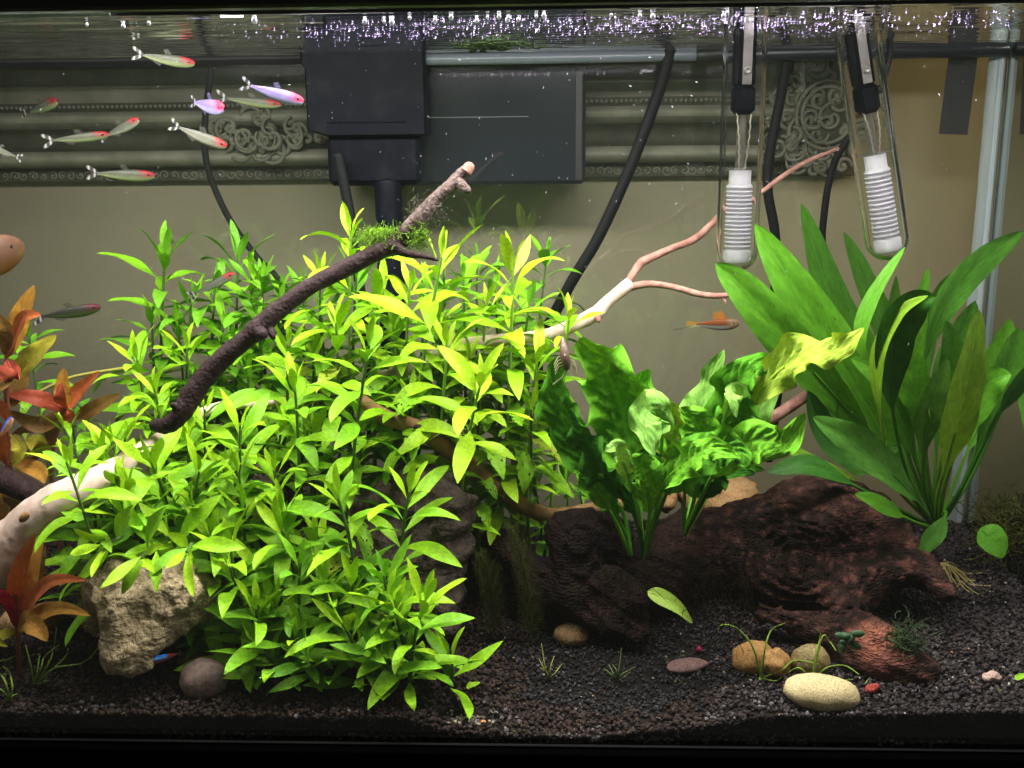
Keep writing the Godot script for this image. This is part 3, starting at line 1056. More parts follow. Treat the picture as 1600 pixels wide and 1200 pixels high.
func wood() -> void:
	# the dark branch that crosses the plants
	var o := at(280, 668, -0.07)
	var t := thing("dark_branch", "long dark brown driftwood branch rising diagonally through the green plants", "driftwood", o)
	var b := MB.new()
	branch(b, [[240, 664, -0.075, 10.6], [262, 664, -0.07, 14.4], [284, 645, -0.07, 16.7], [306, 608, -0.075, 16.7], [345, 562, -0.08, 16.0], [385, 528, -0.085, 15.2], [402, 514, -0.087, 16.7], [425, 492, -0.09, 13.7], [480, 450, -0.1, 12.9], [540, 420, -0.11, 12.2], [590, 394, -0.115, 12.9], [622, 378, -0.12, 13.7], [636, 360, -0.12, 11.5]], 16, 0.11, 1)
	part("branch", moved(b, o), M.dark_wood, t)
	b = MB.new()
	branch(b, [[624, 376, -0.12, 11.0], [645, 350, -0.12, 11.0], [662, 333, -0.122, 9.6], [680, 312, -0.125, 9.1], [700, 294, -0.127, 9.9], [716, 278, -0.13, 10.6], [733, 262, -0.13, 8.4], [737, 258, -0.13, 3.8]], 16, 0.12, 8)
	part("bare_end", moved(b, o), M.grey_wood, t)
	b = MB.new()
	branch(b, [[612, 384, -0.115, 10.6], [636, 396, -0.112, 6.8], [660, 400, -0.11, 5.3], [684, 406, -0.108, 3.0]], 10, 0.1, 2)
	part("twig", moved(b, o), M.dark_wood, t)
	b = MB.new()
	branch(b, [[402, 514, -0.087, 10.6], [410, 522, -0.073, 7.6], [413, 522, -0.068, 4.6]], 12, 0.15, 3)
	part("knot", moved(b, o), M.dark_wood, t)
	b = MB.new()
	branch(b, [[416, 505, -0.09, 9.1], [424, 520, -0.082, 6.1], [428, 530, -0.08, 3.0]], 10, 0.12, 4)
	part("knot", moved(b, o), M.dark_wood, t)
	b = MB.new()
	branch(b, [[716, 284, -0.128, 9.1], [730, 297, -0.122, 6.1], [733, 300, -0.12, 3.0]], 10, 0.12, 5)
	part("knot", moved(b, o), M.grey_wood, t)
	b = MB.new()
	branch(b, [[286, 640, -0.07, 12.9], [272, 634, -0.064, 6.8], [268, 631, -0.062, 3.0]], 10, 0.12, 6)
	part("knot", moved(b, o), M.dark_wood, t)
	b = MB.new()
	branch(b, [[728, 268, -0.128, 8.4], [735, 258, -0.129, 6.8], [737, 255, -0.129, 3.0]], 12, 0.12, 7)
	part("pale_end", moved(b, o), M.pink_wood, t)

	# bleached root: thick at the left, forking at the right
	o = at(60, 830, -0.09)
	t = thing("pale_root", "bleached pale spider wood, thick at left and forking towards the heater", "driftwood", o)
	b = MB.new()
	branch(b, [[-150, 1085, -0.09, 42.0], [-110, 1010, -0.088, 43.0], [-60, 940, -0.085, 40.0], [-10, 885, -0.085, 38.4], [30, 835, -0.085, 35.2], [75, 795, -0.085, 30.4], [125, 765, -0.095, 26.4], [180, 735, -0.13, 20.0], [240, 690, -0.2, 10.8], [330, 640, -0.24, 9.0], [420, 628, -0.25, 7.8], [520, 612, -0.25, 7.8], [600, 590, -0.24, 7.8]], 16, 0.06, 11)
	part("trunk", moved(b, o), M.pale_wood, t)
	b = MB.new()
	branch(b, [[590, 592, -0.24, 9.6], [640, 575, -0.235, 11.2], [668, 566, -0.23, 12.0], [700, 545, -0.225, 9.6], [770, 532, -0.23, 9.6], [850, 524, -0.235, 9.6], [895, 508, -0.24, 10.4], [930, 490, -0.245, 12.0], [950, 470, -0.25, 9.6], [985, 443, -0.255, 9.6]], 14, 0.07, 12)
	part("arm", moved(b, o), M.pale_wood, t)
	b = MB.new()
	branch(b, [[975, 450, -0.255, 5.9], [998, 415, -0.265, 6.6], [1012, 405, -0.268, 6.6], [1050, 388, -0.275, 5.2], [1085, 374, -0.28, 5.9], [1112, 350, -0.29, 5.9], [1128, 335, -0.3, 4.6], [1160, 316, -0.31, 3.9], [1192, 298, -0.32, 3.9], [1225, 274, -0.33, 3.9], [1262, 252, -0.345, 3.3], [1310, 232, -0.36, 2.6]], 12, 0.08, 13)
	part("prong", moved(b, o), M.pink_wood, t)
	b = MB.new()
	branch(b, [[975, 452, -0.255, 5.9], [1010, 444, -0.25, 5.2], [1050, 448, -0.245, 4.6], [1095, 460, -0.24, 4.6], [1130, 462, -0.235, 3.9], [1152, 455, -0.232, 3.3]], 10, 0.08, 14)
	branch(b, [[1126, 462, -0.236, 3.3], [1132, 470, -0.234, 2.0], [1134, 474, -0.233, 0.7]], 8, 0.08, 15)
	branch(b, [[932, 492, -0.243, 5.2], [935, 500, -0.236, 3.9], [936, 503, -0.234, 2.0]], 8, 0.08, 15)
	part("prong", moved(b, o), M.pink_wood, t)
	b = MB.new()
	b.ball(at(38, 808, -0.062) - o, Vector3(0.006, 0.0035, 0.004), 6, 10, Basis(Vector3.BACK, 0.8))
	part("knot", b.commit(), M.tan_wood, t)

	o = at(760, 745, -0.2)
	t = thing("tan_root", "tan curved root arching down behind the plants to the dark driftwood", "driftwood", o)
	b = MB.new()
	branch(b, [[560, 620, -0.2, 8], [600, 650, -0.19, 12], [640, 664, -0.185, 14], [662, 674, -0.185, 16], [700, 702, -0.19, 14], [755, 742, -0.2, 14], [810, 785, -0.21, 13], [865, 806, -0.21, 13], [930, 796, -0.21, 12], [985, 786, -0.215, 11], [1035, 776, -0.22, 10]], 14, 0.07, 16)
	part("root", moved(b, o), M.tan_wood, t)
	b = MB.new()
	b.ball(at(653, 668, -0.169) - o, Vector3(0.0045, 0.0032, 0.003), 6, 10)
	part("knot", b.commit(), M.dark_wood, t)

	o = at(1235, 636, -0.31)
	t = thing("pink_twig", "short pinkish bare twig slanting up between the ruffled plant and the sword plant", "driftwood", o)
	b = MB.new()
	branch(b, [[1130, 690, -0.3, 10], [1185, 664, -0.305, 10], [1220, 645, -0.31, 9], [1255, 622, -0.31, 9], [1285, 604, -0.315, 8], [1310, 590, -0.32, 5]], 12, 0.07, 17)
	part("twig", moved(b, o), M.pink_wood, t)

	o = at(60, 770, -0.15)
	t = thing("dark_root", "dark brown root at the left edge passing behind the pale wood", "driftwood", o)
	b = MB.new()
	branch(b, [[-60, 730, -0.17, 20], [0, 748, -0.165, 20], [50, 770, -0.16, 19], [100, 795, -0.155, 20], [160, 815, -0.15, 22], [220, 850, -0.15, 20]], 14, 0.08, 18)
	part("root", moved(b, o), M.dark_wood, t)


func nets(f: Callable, lo: Vector3, hi: Vector3, cell: float) -> MB:
	# surface nets
	var n := Vector3i(((hi - lo) / cell).ceil()) + Vector3i.ONE
	var d := PackedFloat32Array()
	d.resize(n.x * n.y * n.z)
	# blocks of cells far from the surface get one value
	var bs := 5
	var reach := bs * cell * 0.9 + 0.014
	for z0 in range(0, n.z, bs):
		for y0 in range(0, n.y, bs):
			for x0 in range(0, n.x, bs):
				var mid: float = f.call(lo + Vector3(x0 + 2, y0 + 2, z0 + 2) * cell)
				var far := absf(mid) > reach
				for z in range(z0, mini(z0 + bs, n.z)):
					for y in range(y0, mini(y0 + bs, n.y)):
						for x in range(x0, mini(x0 + bs, n.x)):
							d[x + y * n.x + z * n.x * n.y] = mid if far else f.call(lo + Vector3(x, y, z) * cell)
	var b := MB.new()
	var at_cell := PackedInt32Array()
	at_cell.resize(d.size())
	at_cell.fill(-1)
	var sy := n.x
	var sz := n.x * n.y
	for z in n.z - 1:
		for y in n.y - 1:
			for x in n.x - 1:
				var i := x + y * sy + z * sz
				if absf(d[i]) > cell * 3.0:
					continue
				var inside := 0
				for c in 8:
					if d[i + (c & 1) + (c >> 1 & 1) * sy + (c >> 2) * sz] < 0.0:
						inside += 1
				if inside == 0 or inside == 8:
					continue
				var sum := Vector3.ZERO
				var cnt := 0
				for c in 8:
					for ax in 3:
						if c >> ax & 1:
							continue
						var c2 := c | 1 << ax
						var d0 := d[i + (c & 1) + (c >> 1 & 1) * sy + (c >> 2) * sz]
						var d1 := d[i + (c2 & 1) + (c2 >> 1 & 1) * sy + (c2 >> 2) * sz]
						if (d0 < 0.0) != (d1 < 0.0):
							var p := Vector3(c & 1, c >> 1 & 1, c >> 2)
							p[ax] += d0 / (d0 - d1)
							sum += p
							cnt += 1
				at_cell[i] = b.add(lo + (Vector3(x, y, z) + sum / cnt) * cell)
	for z in range(1, n.z - 1):
		for y in range(1, n.y - 1):
			for x in range(1, n.x - 1):
				var i := x + y * sy + z * sz
				for ax in 3:
					var st: int = [1, sy, sz][ax]
					if (d[i] < 0.0) == (d[i + st] < 0.0):
						continue
					var u: int = [sy, sz, 1][ax]
					var w: int = [sz, 1, sy][ax]
					var q := [at_cell[i - u - w], at_cell[i - w], at_cell[i], at_cell[i - u]]
					if q.min() < 0:
						continue
					if d[i] < 0.0:
						b.tri(q[0], q[2], q[1])
						b.tri(q[0], q[3], q[2])
					else:
						b.tri(q[0], q[1], q[2])
						b.tri(q[0], q[2], q[3])
	return b


func caps(p: Array) -> Array:
	# [x, y, z, radius px, x, y, z, radius px] in the photograph's terms -> points and radii in metres
	return p.map(func(q): return [at(q[0], q[1], q[2]), q[3] * pxs(q[2]), at(q[4], q[5], q[6]), q[7] * pxs(q[6])])


func blob(p: Vector3, list: Array, k: float) -> float:
	var best := 1.0
	for q in list:
		var ba: Vector3 = q[2] - q[0]
		var h := clampf((p - q[0]).dot(ba) / ba.length_squared(), 0.0, 1.0)
		var e: float = (p - q[0] - ba * h).length() - lerpf(q[1], q[3], h)
		var m := clampf(0.5 + 0.5 * (best - e) / k, 0.0, 1.0)
		best = lerpf(best, e, m) - k * m * (1.0 - m)
	return best


func mopani() -> void:
	var solid := caps([
		[1165, 850, -0.23, 70, 1290, 830, -0.22, 82], [1260, 800, -0.24, 55, 1350, 825, -0.22, 58], [1330, 830, -0.21, 60, 1390, 880, -0.19, 42],
		[1385, 830, -0.19, 34, 1478, 925, -0.13, 14], [1380, 850, -0.2, 30, 1455, 900, -0.17, 26],
		[1100, 860, -0.23, 70, 1010, 900, -0.2, 62], [1200, 900, -0.18, 42, 1330, 920, -0.16, 40], [1330, 915, -0.16, 36, 1400, 890, -0.16, 26],
		[1010, 900, -0.2, 60, 930, 930, -0.18, 46], [905, 838, -0.17, 46, 900, 905, -0.16, 45], [880, 830, -0.18, 30, 950, 840, -0.19, 40],
		[775, 845, -0.2, 22, 850, 910, -0.17, 30], [850, 910, -0.17, 34, 960, 960, -0.14, 40], [960, 950, -0.15, 34, 1000, 990, -0.12, 18], [985, 935, -0.13, 30, 960, 905, -0.14, 26],
		[1190, 960, -0.13, 18, 1290, 985, -0.1, 24], [1290, 985, -0.1, 26, 1370, 1010, -0.075, 36], [1370, 1010, -0.075, 34, 1430, 1045, -0.065, 32], [1330, 1035, -0.075, 28, 1420, 1060, -0.06, 28], [1310, 940, -0.14, 30, 1345, 990, -0.095, 28]])
	var holes := caps([[1212, 872, -0.148, 26, 1262, 886, -0.150, 24], [1240, 850, -0.165, 18, 1276, 905, -0.146, 18], [1105, 955, -0.13, 40, 1160, 985, -0.11, 36], [1320, 962, -0.11, 15, 1420, 952, -0.12, 20], [874, 862, -0.135, 20, 905, 880, -0.135, 20], [1335, 850, -0.165, 15, 1360, 868, -0.155, 16], [1400, 905, -0.135, 12, 1420, 935, -0.13, 16], [870, 985, -0.11, 44, 905, 960, -0.12, 30], [1190, 830, -0.15, 12, 1300, 800, -0.15, 8]])
	var centre := at(1245, 878, -0.16)
	var knob := at(905, 850, -0.13)
	var foot := at(1360, 1010, -0.05)
	var field := func(p: Vector3) -> float:
		var d := blob(p, solid, 0.014)
		if d > 0.02:
			return d
		var h := blob(p, holes, 0.012) + 0.008 * noise.get_noise_3d(p.x * 1500.0, p.y * 1500.0, p.z * 1500.0 + 70.0)
		d = maxf(d, -h)
		# growth ridges that run round the hollow, and softer ones elsewhere
		var warp := 0.006 * noise.get_noise_3d(p.x * 900.0, p.y * 900.0, p.z * 900.0)
		var r := (p - centre) * Vector3(1.0, 1.25, 0.8)
		var ring := r.length() + warp * 1.5
		var near := smooth(0.10, 0.05, r.length())
		d += 0.0026 * near * (absf(sin(ring * PI / 0.0092)) - 0.6) * 1.9
		var r2 := ((p - knob) * Vector3(1, 0.8, 1)).length() + warp
		d += 0.002 * smooth(0.05, 0.02, (p - knob).length()) * sin(r2 * TAU / 0.009)
		var run := p.y * 0.9 + p.x * 0.5 + warp * 1.4
		d += 0.0026 * (1.0 - near) * (pow(absf(sin(run * PI / 0.0105)), 0.7) - 0.65)
		d += 0.006 * noise.get_noise_3d(p.x * 1000.0, p.y * 1400.0, p.z * 1000.0) + 0.0014 * fine.get_noise_3d(p.x * 4200.0, p.y * 6500.0, p.z * 4200.0)
		return d
	var o := ground_at(1200, 985)
	var t := thing("mopani_wood", "massive dark reddish brown driftwood stump with ridged hollow, lying on the gravel at right", "driftwood", o)
	var lo := at(740, 1075, -0.06)
	var hi := at(1500, 700, -0.24)
	var b := nets(field, Vector3(lo.x - 0.035, 0.0, -0.3), Vector3(hi.x + 0.02, 0.24, -0.03), 0.0029)
	var dark := Color(0.010, 0.0045, 0.0038)
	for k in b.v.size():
		var v := b.v[k]
		var n1 := noise.get_noise_3d(v.x * 700.0, v.y * 1400.0, v.z * 700.0)
		var n2 := fine.get_noise_3d(v.x * 3500.0, v.y * 6000.0, v.z * 3500.0)
		var c := dark.lerp(Color(0.060, 0.026, 0.019), clampf(0.34 + 1.1 * n1 + 0.8 * n2, 0, 1))
		var rr := ((v - centre) * Vector3(1.0, 1.25, 0.8)).length() + 0.009 * noise.get_noise_3d(v.x * 900.0, v.y * 900.0, v.z * 900.0)
		c = c.lerp(Color(0.15, 0.058, 0.040), 0.55 * smooth(0.12, 0.42, n2) * smooth(0.14, 0.19, v.x))
		# the grooves of the growth rings are coloured darker
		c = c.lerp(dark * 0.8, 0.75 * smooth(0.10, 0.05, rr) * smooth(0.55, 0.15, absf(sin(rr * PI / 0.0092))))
		var dim := smooth(0.20, 0.10, v.x) # the left half is coloured nearly black
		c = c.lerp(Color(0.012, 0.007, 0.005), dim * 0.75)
		c = c.lerp(Color(0.30, 0.11, 0.07), smooth(0.038, 0.012, (v - at(1378, 1000, -0.045)).length() + 0.02 * n1) * 0.9)
		c = c.lerp(Color(0.17, 0.06, 0.05), smooth(0.03, 0.012, (v - at(1385, 1048, -0.035)).length() + 0.02 * n2) * 0.8)
		c = c.lerp(Color(0.16, 0.055, 0.035), smooth(0.02, 0.006, (v - at(880, 868, -0.12)).length() + 0.008 * n1) * 0.8)
		c = c.lerp(Color(0.10, 0.035, 0.022), smooth(0.02, 0.006, (v - at(840, 895, -0.13)).length() + 0.008 * n1) * 0.8)
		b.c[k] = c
	var m := mat(Color.WHITE, 0.75, 0.3)
	m.vertex_color_use_as_albedo = true
	m.heightmap_enabled = true
	m.heightmap_texture = noise_tex(0.03, 5, 141, [])
	m.heightmap_scale = 0.4
	m.uv1_triplanar = true
	m.uv1_scale = Vector3(11, 24, 11)
	part("stump", moved(b, o), m, t)
	# a small mossy leaf patch on the foot
	var g := MB.new()
	for k in 9:
		var p := at(1328 + rng.randf_range(-16, 16), 1000 + rng.randf_range(-14, 12), -0.036) - o
		g.ball(p, Vector3(0.006, 0.0032, 0.003), 5, 8, rand_basis(Vector3.ONE))
	part("moss_patch", g.commit(), mat(lin(0.02, 0.07, 0.022), 0.6), t)


# ---------------------------------------------------------------- stones
func pebble(label: String, px: float, py: float, size: Vector3, m: Material, sink := 0.3, turn := 0.0, rough := 0.12, category := "pebble", tilt := 0.0) -> void:
	# px, py: the middle of its foot in the photograph
	var p := ground_at(px, py)
	var b := MB.new()
	b.ball(Vector3.ZERO, size / 2.0, 18, 30)
	var sd := px * 0.13
	for k in b.v.size():
		var v := b.v[k]
		var q := v * 300.0 / maxf(size.x, 0.02) * 0.05
		b.v[k] = v * (1.0 + rough * (noise.get_noise_3d(q.x * 9.0 + sd, q.y * 9.0, q.z * 9.0) * 2.0) + rough * 0.3 * fine.get_noise_3d(q.x * 40.0 + sd, q.y * 40.0, q.z * 40.0))
	var o := part("pebble", b.commit(), m)
	o.position = p + Vector3(0, size.y * (0.5 - sink), -size.z * 0.4)
	o.rotation = Vector3(0, turn, tilt)
	tag(o, label, category)


func stones() -> void:
	var o := ground_at(230, 1040)
	var solid := caps([[165, 925, -0.065, 46, 285, 925, -0.06, 50], [205, 955, -0.045, 50, 188, 1018, -0.022, 28], [250, 960, -0.05, 42, 215, 1012, -0.03, 30], [290, 945, -0.065, 38, 312, 960, -0.075, 20], [150, 900, -0.1, 32, 300, 880, -0.12, 42], [180, 1030, -0.022, 20, 215, 1034, -0.022, 14], [140, 960, -0.07, 24, 150, 985, -0.07, 14]])
	var field := func(p: Vector3) -> float:
		var d := blob(p, solid, 0.012)
		if d > 0.02:
			return d
		return d + 0.010 * noise.get_noise_3d(p.x * 1100.0, p.y * 1100.0, p.z * 1100.0 + 40.0) + 0.005 * fine.get_noise_3d(p.x * 3200.0, p.y * 3200.0, p.z * 3200.0) + 0.002 * fine.get_noise_3d(p.x * 8000.0, p.y * 8000.0, p.z * 8000.0)
	var lo := at(85, 1080, -0.05)
	var hi := at(370, 830, -0.12)
	var b := nets(field, Vector3(lo.x - 0.03, lo.y - 0.01, -0.17), Vector3(hi.x + 0.02, hi.y + 0.02, 0.0), 0.003)
	var t := part("rock", moved(b, o), M.rock)
	t.position = o
	tag(t, "rough sandy tan rock with an undercut edge under the left plants", "rock")

	solid = caps([[660, 770, -0.17, 50, 690, 800, -0.16, 52], [620, 800, -0.18, 60, 690, 850, -0.16, 50], [560, 850, -0.17, 70, 640, 900, -0.15, 70], [450, 870, -0.17, 60, 560, 900, -0.15, 60], [690, 870, -0.16, 40, 680, 960, -0.14, 44], [430, 760, -0.2, 40, 400, 850, -0.2, 60]])
	var field2 := func(p: Vector3) -> float:
		var d := blob(p, solid, 0.012)
		if d > 0.02:
			return d
		var layer := sin((p.y + 0.012 * noise.get_noise_3d(p.x * 700.0, p.y * 700.0, p.z * 700.0)) * TAU / 0.022)
		return d + 0.0022 * layer + 0.008 * noise.get_noise_3d(p.x * 1200.0, p.y * 1500.0, p.z * 1200.0) + 0.003 * fine.get_noise_3d(p.x * 4000.0, p.y * 4000.0, p.z * 4000.0)
	o = ground_at(620, 1000)
	lo = at(330, 1000, -0.18)
	hi = at(780, 700, -0.15)
	b = nets(field2, Vector3(lo.x - 0.01, -0.005, -0.27), Vector3(hi.x, hi.y + 0.01, -0.09), 0.0042)
	t = part("rock", moved(b, o), M.dark_rock)
	t.position = o
	tag(t, "dark brown layered rock half hidden behind the middle plants", "rock")

	var speck := func(a: Color, b2: Color, sd: int, sc := 22.0) -> StandardMaterial3D: return tri_mat([[0.0, a.lerp(Color.BLACK, 0.35)], [0.35, a], [0.7, b2], [1.0, b2.lightened(0.15)]], sc, 0.03, sd, 0.05, 0.7)
	pebble("smooth greyish pink pebble, biggest one at the front left", 312, 1094, Vector3(0.040, 0.034, 0.034), speck.call(lin(0.30, 0.22, 0.19), lin(0.42, 0.28, 0.25), 151, 10.0), 0.2, 0.3, 0.06)
	pebble("flat rusty brown stone lying behind the greyish pink pebble", 305, 1052, Vector3(0.038, 0.016, 0.026), speck.call(lin(0.13, 0.07, 0.035), lin(0.2, 0.11, 0.055), 152), 0.1, 0.0, 0.08)
	pebble("ochre stone at the left edge behind the red plant's stem", 20, 998, Vector3(0.034, 0.03, 0.03), speck.call(lin(0.3, 0.17, 0.07), lin(0.44, 0.28, 0.14), 153), 0.2, 0.0, 0.08)
	pebble("orange brown stone right of the red plant's stem", 66, 985, Vector3(0.034, 0.026, 0.03), speck.call(lin(0.28, 0.15, 0.06), lin(0.4, 0.24, 0.11), 154), 0.2, 0.4, 0.08)
	pebble("speckled brown pebble half buried in front of the dark driftwood", 893, 1012, Vector3(0.034, 0.022, 0.026), speck.call(lin(0.17, 0.10, 0.045), lin(0.34, 0.22, 0.10), 155), 0.2, 0.0, 0.06)
	pebble("flat purplish stone slice on the black sand", 1075, 1054, Vector3(0.036, 0.010, 0.02), speck.call(lin(0.15, 0.085, 0.075), lin(0.2, 0.12, 0.11), 156), 0.2, 0.1, 0.1, "pebble", 0.08)
	pebble("orange tan pebble behind the hair grass blades", 1180, 1054, Vector3(0.036, 0.03, 0.028), speck.call(lin(0.36, 0.19, 0.055), lin(0.46, 0.27, 0.1), 157), 0.22, 0.2, 0.07)
	pebble("broken orange stone between the tan pebble and the pale pebble", 1214, 1062, Vector3(0.030, 0.024, 0.024), speck.call(lin(0.36, 0.19, 0.055), lin(0.46, 0.27, 0.1), 158), 0.12, 0.8, 0.16, "pebble", -0.5)
	pebble("small olive pale pebble behind the big cream pebble", 1270, 1058, Vector3(0.032, 0.028, 0.026), speck.call(lin(0.22, 0.17, 0.07), lin(0.34, 0.27, 0.12), 159), 0.2, 0.0, 0.06)
	pebble("big oval cream speckled pebble at the front right", 1290, 1114, Vector3(0.060, 0.028, 0.036), speck.call(lin(0.5, 0.4, 0.19), lin(0.66, 0.56, 0.32), 160, 30.0), 0.2, -0.05, 0.05, "pebble", -0.1)
	pebble("small pinkish white chip of gravel at the far right", 1552, 1070, Vector3(0.015, 0.009, 0.01), speck.call(lin(0.45, 0.3, 0.24), lin(0.6, 0.45, 0.38), 161), 0.0, 0.2, 0.2, "stone chip")
	pebble("red coral coloured chip right of the cream pebble", 1364, 1086, Vector3(0.012, 0.0075, 0.008), speck.call(lin(0.4, 0.05, 0.035), lin(0.5, 0.1, 0.07), 162), 0.0, 0.5, 0.25, "stone chip")
	pebble("tiny magenta chip on the dark sand", 1093, 1022, Vector3(0.0045, 0.006, 0.005), mat(lin(0.4, 0.01, 0.08), 0.5), 0.0, 0.0, 0.3, "stone chip")
	pebble("small orange chip among cream gravel at the front", 754, 1134, Vector3(0.005, 0.0035, 0.004), mat(lin(0.6, 0.24, 0.05), 0.6), 0.0, 0.0, 0.2, "stone chip")
	# sandstone behind the stump
	for g in [[1120, 775, 0.085, 0.06, "sandy tan stone showing above the stump behind the ruffled plant", -0.33, 175.0], [1036, 768, 0.030, 0.045, "small sandy stone seen between the ruffled plant's stalks", -0.32, 180.0]]:
		var q := at(g[0], g[1], g[5])
		b = MB.new()
		b.ball(Vector3.ZERO, Vector3(g[2] / 2.0, g[3] / 2.0, 0.03), 18, 30)
		for k in b.v.size():
			var v := b.v[k]
			b.v[k] = v * (1.0 + 0.35 * noise.get_noise_3d(v.x * 1500.0, v.y * 1500.0 + g[6], v.z * 1500.0) + 0.06 * fine.get_noise_3d(v.x * 5000.0, v.y * 5000.0, v.z * 5000.0))
		t = part("sandstone", b.commit(), speck.call(lin(0.36, 0.2, 0.08), lin(0.5, 0.32, 0.15), 163))
		t.position = q
		tag(t, g[4], "stone")
	for g in [[1350, 870], [1550, 850], [1375, 905]]:
		pass


# ---------------------------------------------------------------- leaves
func unit_leaf(width: float, droop: float, rise: float, fold: float, wave: float, seed_: int, eaten := false) -> ArrayMesh:
	# one leaf of length 1 along +x, its upper face towards +y
	var r := RandomNumberGenerator.new()
	r.seed = seed_
	var b := MB.new()
	var n := 12 if not eaten else 26
	var c := 2 if not eaten else 5
	var p := Vector2.ZERO
	var ph := r.randf() * TAU
	for i in n + 1:
		var t := float(i) / n
		var ang := rise - (rise + droop) * pow(t, 1.3)
		if i > 0:
			p += Vector2(cos(ang), sin(ang)) / n
		var w := width * 0.5 * pow(maxf(1.0 - pow(absf(t * 2.0 - 1.0), 2.0), 0.0), 0.86) * lerpf(0.5, 1.0, smooth(0.0, 0.4, t))
		w = maxf(w, 0.008 * (1.0 - t))
		for j in range(-c, c + 1):
			var u := float(j) / c
			var bite := 1.0
			if eaten:
				bite = 1.0 - 0.22 * maxf(0.0, fine.get_noise_2d(t * 900.0 + seed_ * 77.0, signf(u) * 400.0)) * absf(u) * 3.0
			var lift := fold * absf(u) * w - 0.25 * u * u * w * fold + wave * u * sin(t * 9.0 + ph) * w
			var side := wave * 0.25 * sin(t * 4.0 + ph) * t
			b.add(Vector3(p.x - sin(ang) * lift, p.y + cos(ang) * lift, u * w * bite + side), Vector2(t, (u + 1.0) / 2.0))
	var m := 2 * c + 1
	for i in n:
		for j in m - 1:
			if eaten and i > 4 and i < n - 2:
				var hole := noise.get_noise_2d(i * 90.0 + seed_ * 400.0, j * 140.0)
				if hole > 0.38 or (i > n * 0.75 and hole > 0.24):
					continue
			var a := i * m + j
			b.tri(a, a + 1, a + m)
			b.tri(a + 1, a + m + 1, a + m)
	return b.commit()


var leaf_kinds := []
var eaten_kinds := []
var bud: ArrayMesh


func stem_plant(apex: Vector3, base: Vector3, nodes: int, sc: float, tone: int, label: String, group := "", lean := Vector3.ZERO) -> void:
	var t := thing("stem_plant", label, "plant", base, group)
	var top := apex - base
	var mid := Vector3(top.x * 0.25, top.y * 0.55, top.z * 0.3) + Vector3(rng.randf_range(-0.012, 0.012), 0, rng.randf_range(-0.01, 0.01)) + lean
	var pts := []
	var n := 22
	for i in n + 1:
		var u := float(i) / n
		pts.append((2.0 * u * (1.0 - u)) * mid + u * u * top)
	var len_ := 0.0
	var run := [0.0]
	for i in n:
		len_ += (pts[i + 1] - pts[i]).length()
		run.append(len_)
	var b := MB.new()
	var rr := []
	for i in n + 1:
		rr.append(lerpf(0.0019, 0.0011, float(i) / n) * sc)
	b.tube(pts, rr, 7)
	part("stem", b.commit(), M.bright_stem if tone == 1 else M.stem, t)
	nodes = int(nodes * 1.55)
	var s := 0.0012
	var az := rng.randf() * TAU
	for k in nodes:
		if s > len_ * 0.97:
			break
		var want := len_ - s
		var i := 0
		while i < n - 1 and run[i + 1] < want:
			i += 1
		var f: float = (want - run[i]) / maxf(run[i + 1] - run[i], 1e-6)
		var p: Vector3 = pts[i].lerp(pts[i + 1], f)
		var ax: Vector3 = (pts[i + 1] - pts[i]).normalized()
		var o1 := ax.cross(Vector3(0.2, 0.3, 0.9)).normalized()
		var o2 := ax.cross(o1)
		for h in 2:
			if k > 8 and rng.randf() < 0.15:
				continue
			var a := az + PI * h + rng.randf_range(-0.3, 0.3)
			var out := o1 * cos(a) + o2 * sin(a)
			var e := deg_to_rad([14.0, 36.0, 54.0, 66.0, 74.0, 82.0, 90.0][mini(k, 6)] + rng.randf_range(-13, 13))
			var L: float = 0.050 * sc * [0.55, 0.8, 0.95, 1.02, 1.05, 1.08, 1.1][mini(k, 6)] * rng.randf_range(0.72, 1.18)
			var X := (ax * cos(e) + out * sin(e)).normalized()
			# kept inside the glass and above the gravel
			var foot := base + p
			X.z = minf(X.z, (-0.006 - foot.z) / L)
			var tip := foot + X * L
			X.y = maxf(X.y, (ground_h(tip.x, tip.z) + 0.014 - foot.y) / L)
			X = X.normalized()
			var Y := (ax * sin(e) - out * cos(e)).normalized()
			# leaves turn their faces up to the light
			Y = (Y + Vector3.UP * 0.5).normalized()
			Y = (Y - X * Y.dot(X)).normalized()
			var Z := X.cross(Y)
			var roll := rng.randf_range(-0.45, 0.45)
			var B := Basis(X, Y * cos(roll) + Z * sin(roll), Z * cos(roll) - Y * sin(roll))
			var kind: ArrayMesh
			if k < 2:
				kind = leaf_kinds[rng.randi() % 3]
			elif foot.y < ground_h(foot.x, foot.z) + 0.035:
				kind = leaf_kinds[rng.randi() % 4]
			elif k > 6 and rng.randf() < 0.36:
				kind = eaten_kinds[rng.randi() % eaten_kinds.size()]
			else:
				kind = leaf_kinds[2 + rng.randi() % (leaf_kinds.size() - 2)]
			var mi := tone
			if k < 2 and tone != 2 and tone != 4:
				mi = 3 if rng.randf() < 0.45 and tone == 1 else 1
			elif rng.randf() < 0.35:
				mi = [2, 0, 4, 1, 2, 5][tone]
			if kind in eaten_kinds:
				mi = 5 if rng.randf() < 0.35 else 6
			var l := part("leaf", kind, M.leaf[mi], t)
			l.transform = Transform3D(B * Basis.from_scale(Vector3.ONE * L), p + out * 0.001)
		az += PI / 2.0 + rng.randf_range(-0.2, 0.2)
		s += lerpf(0.006, 0.0145, minf(k / 4.0, 1.0)) * sc * rng.randf_range(0.85, 1.15)


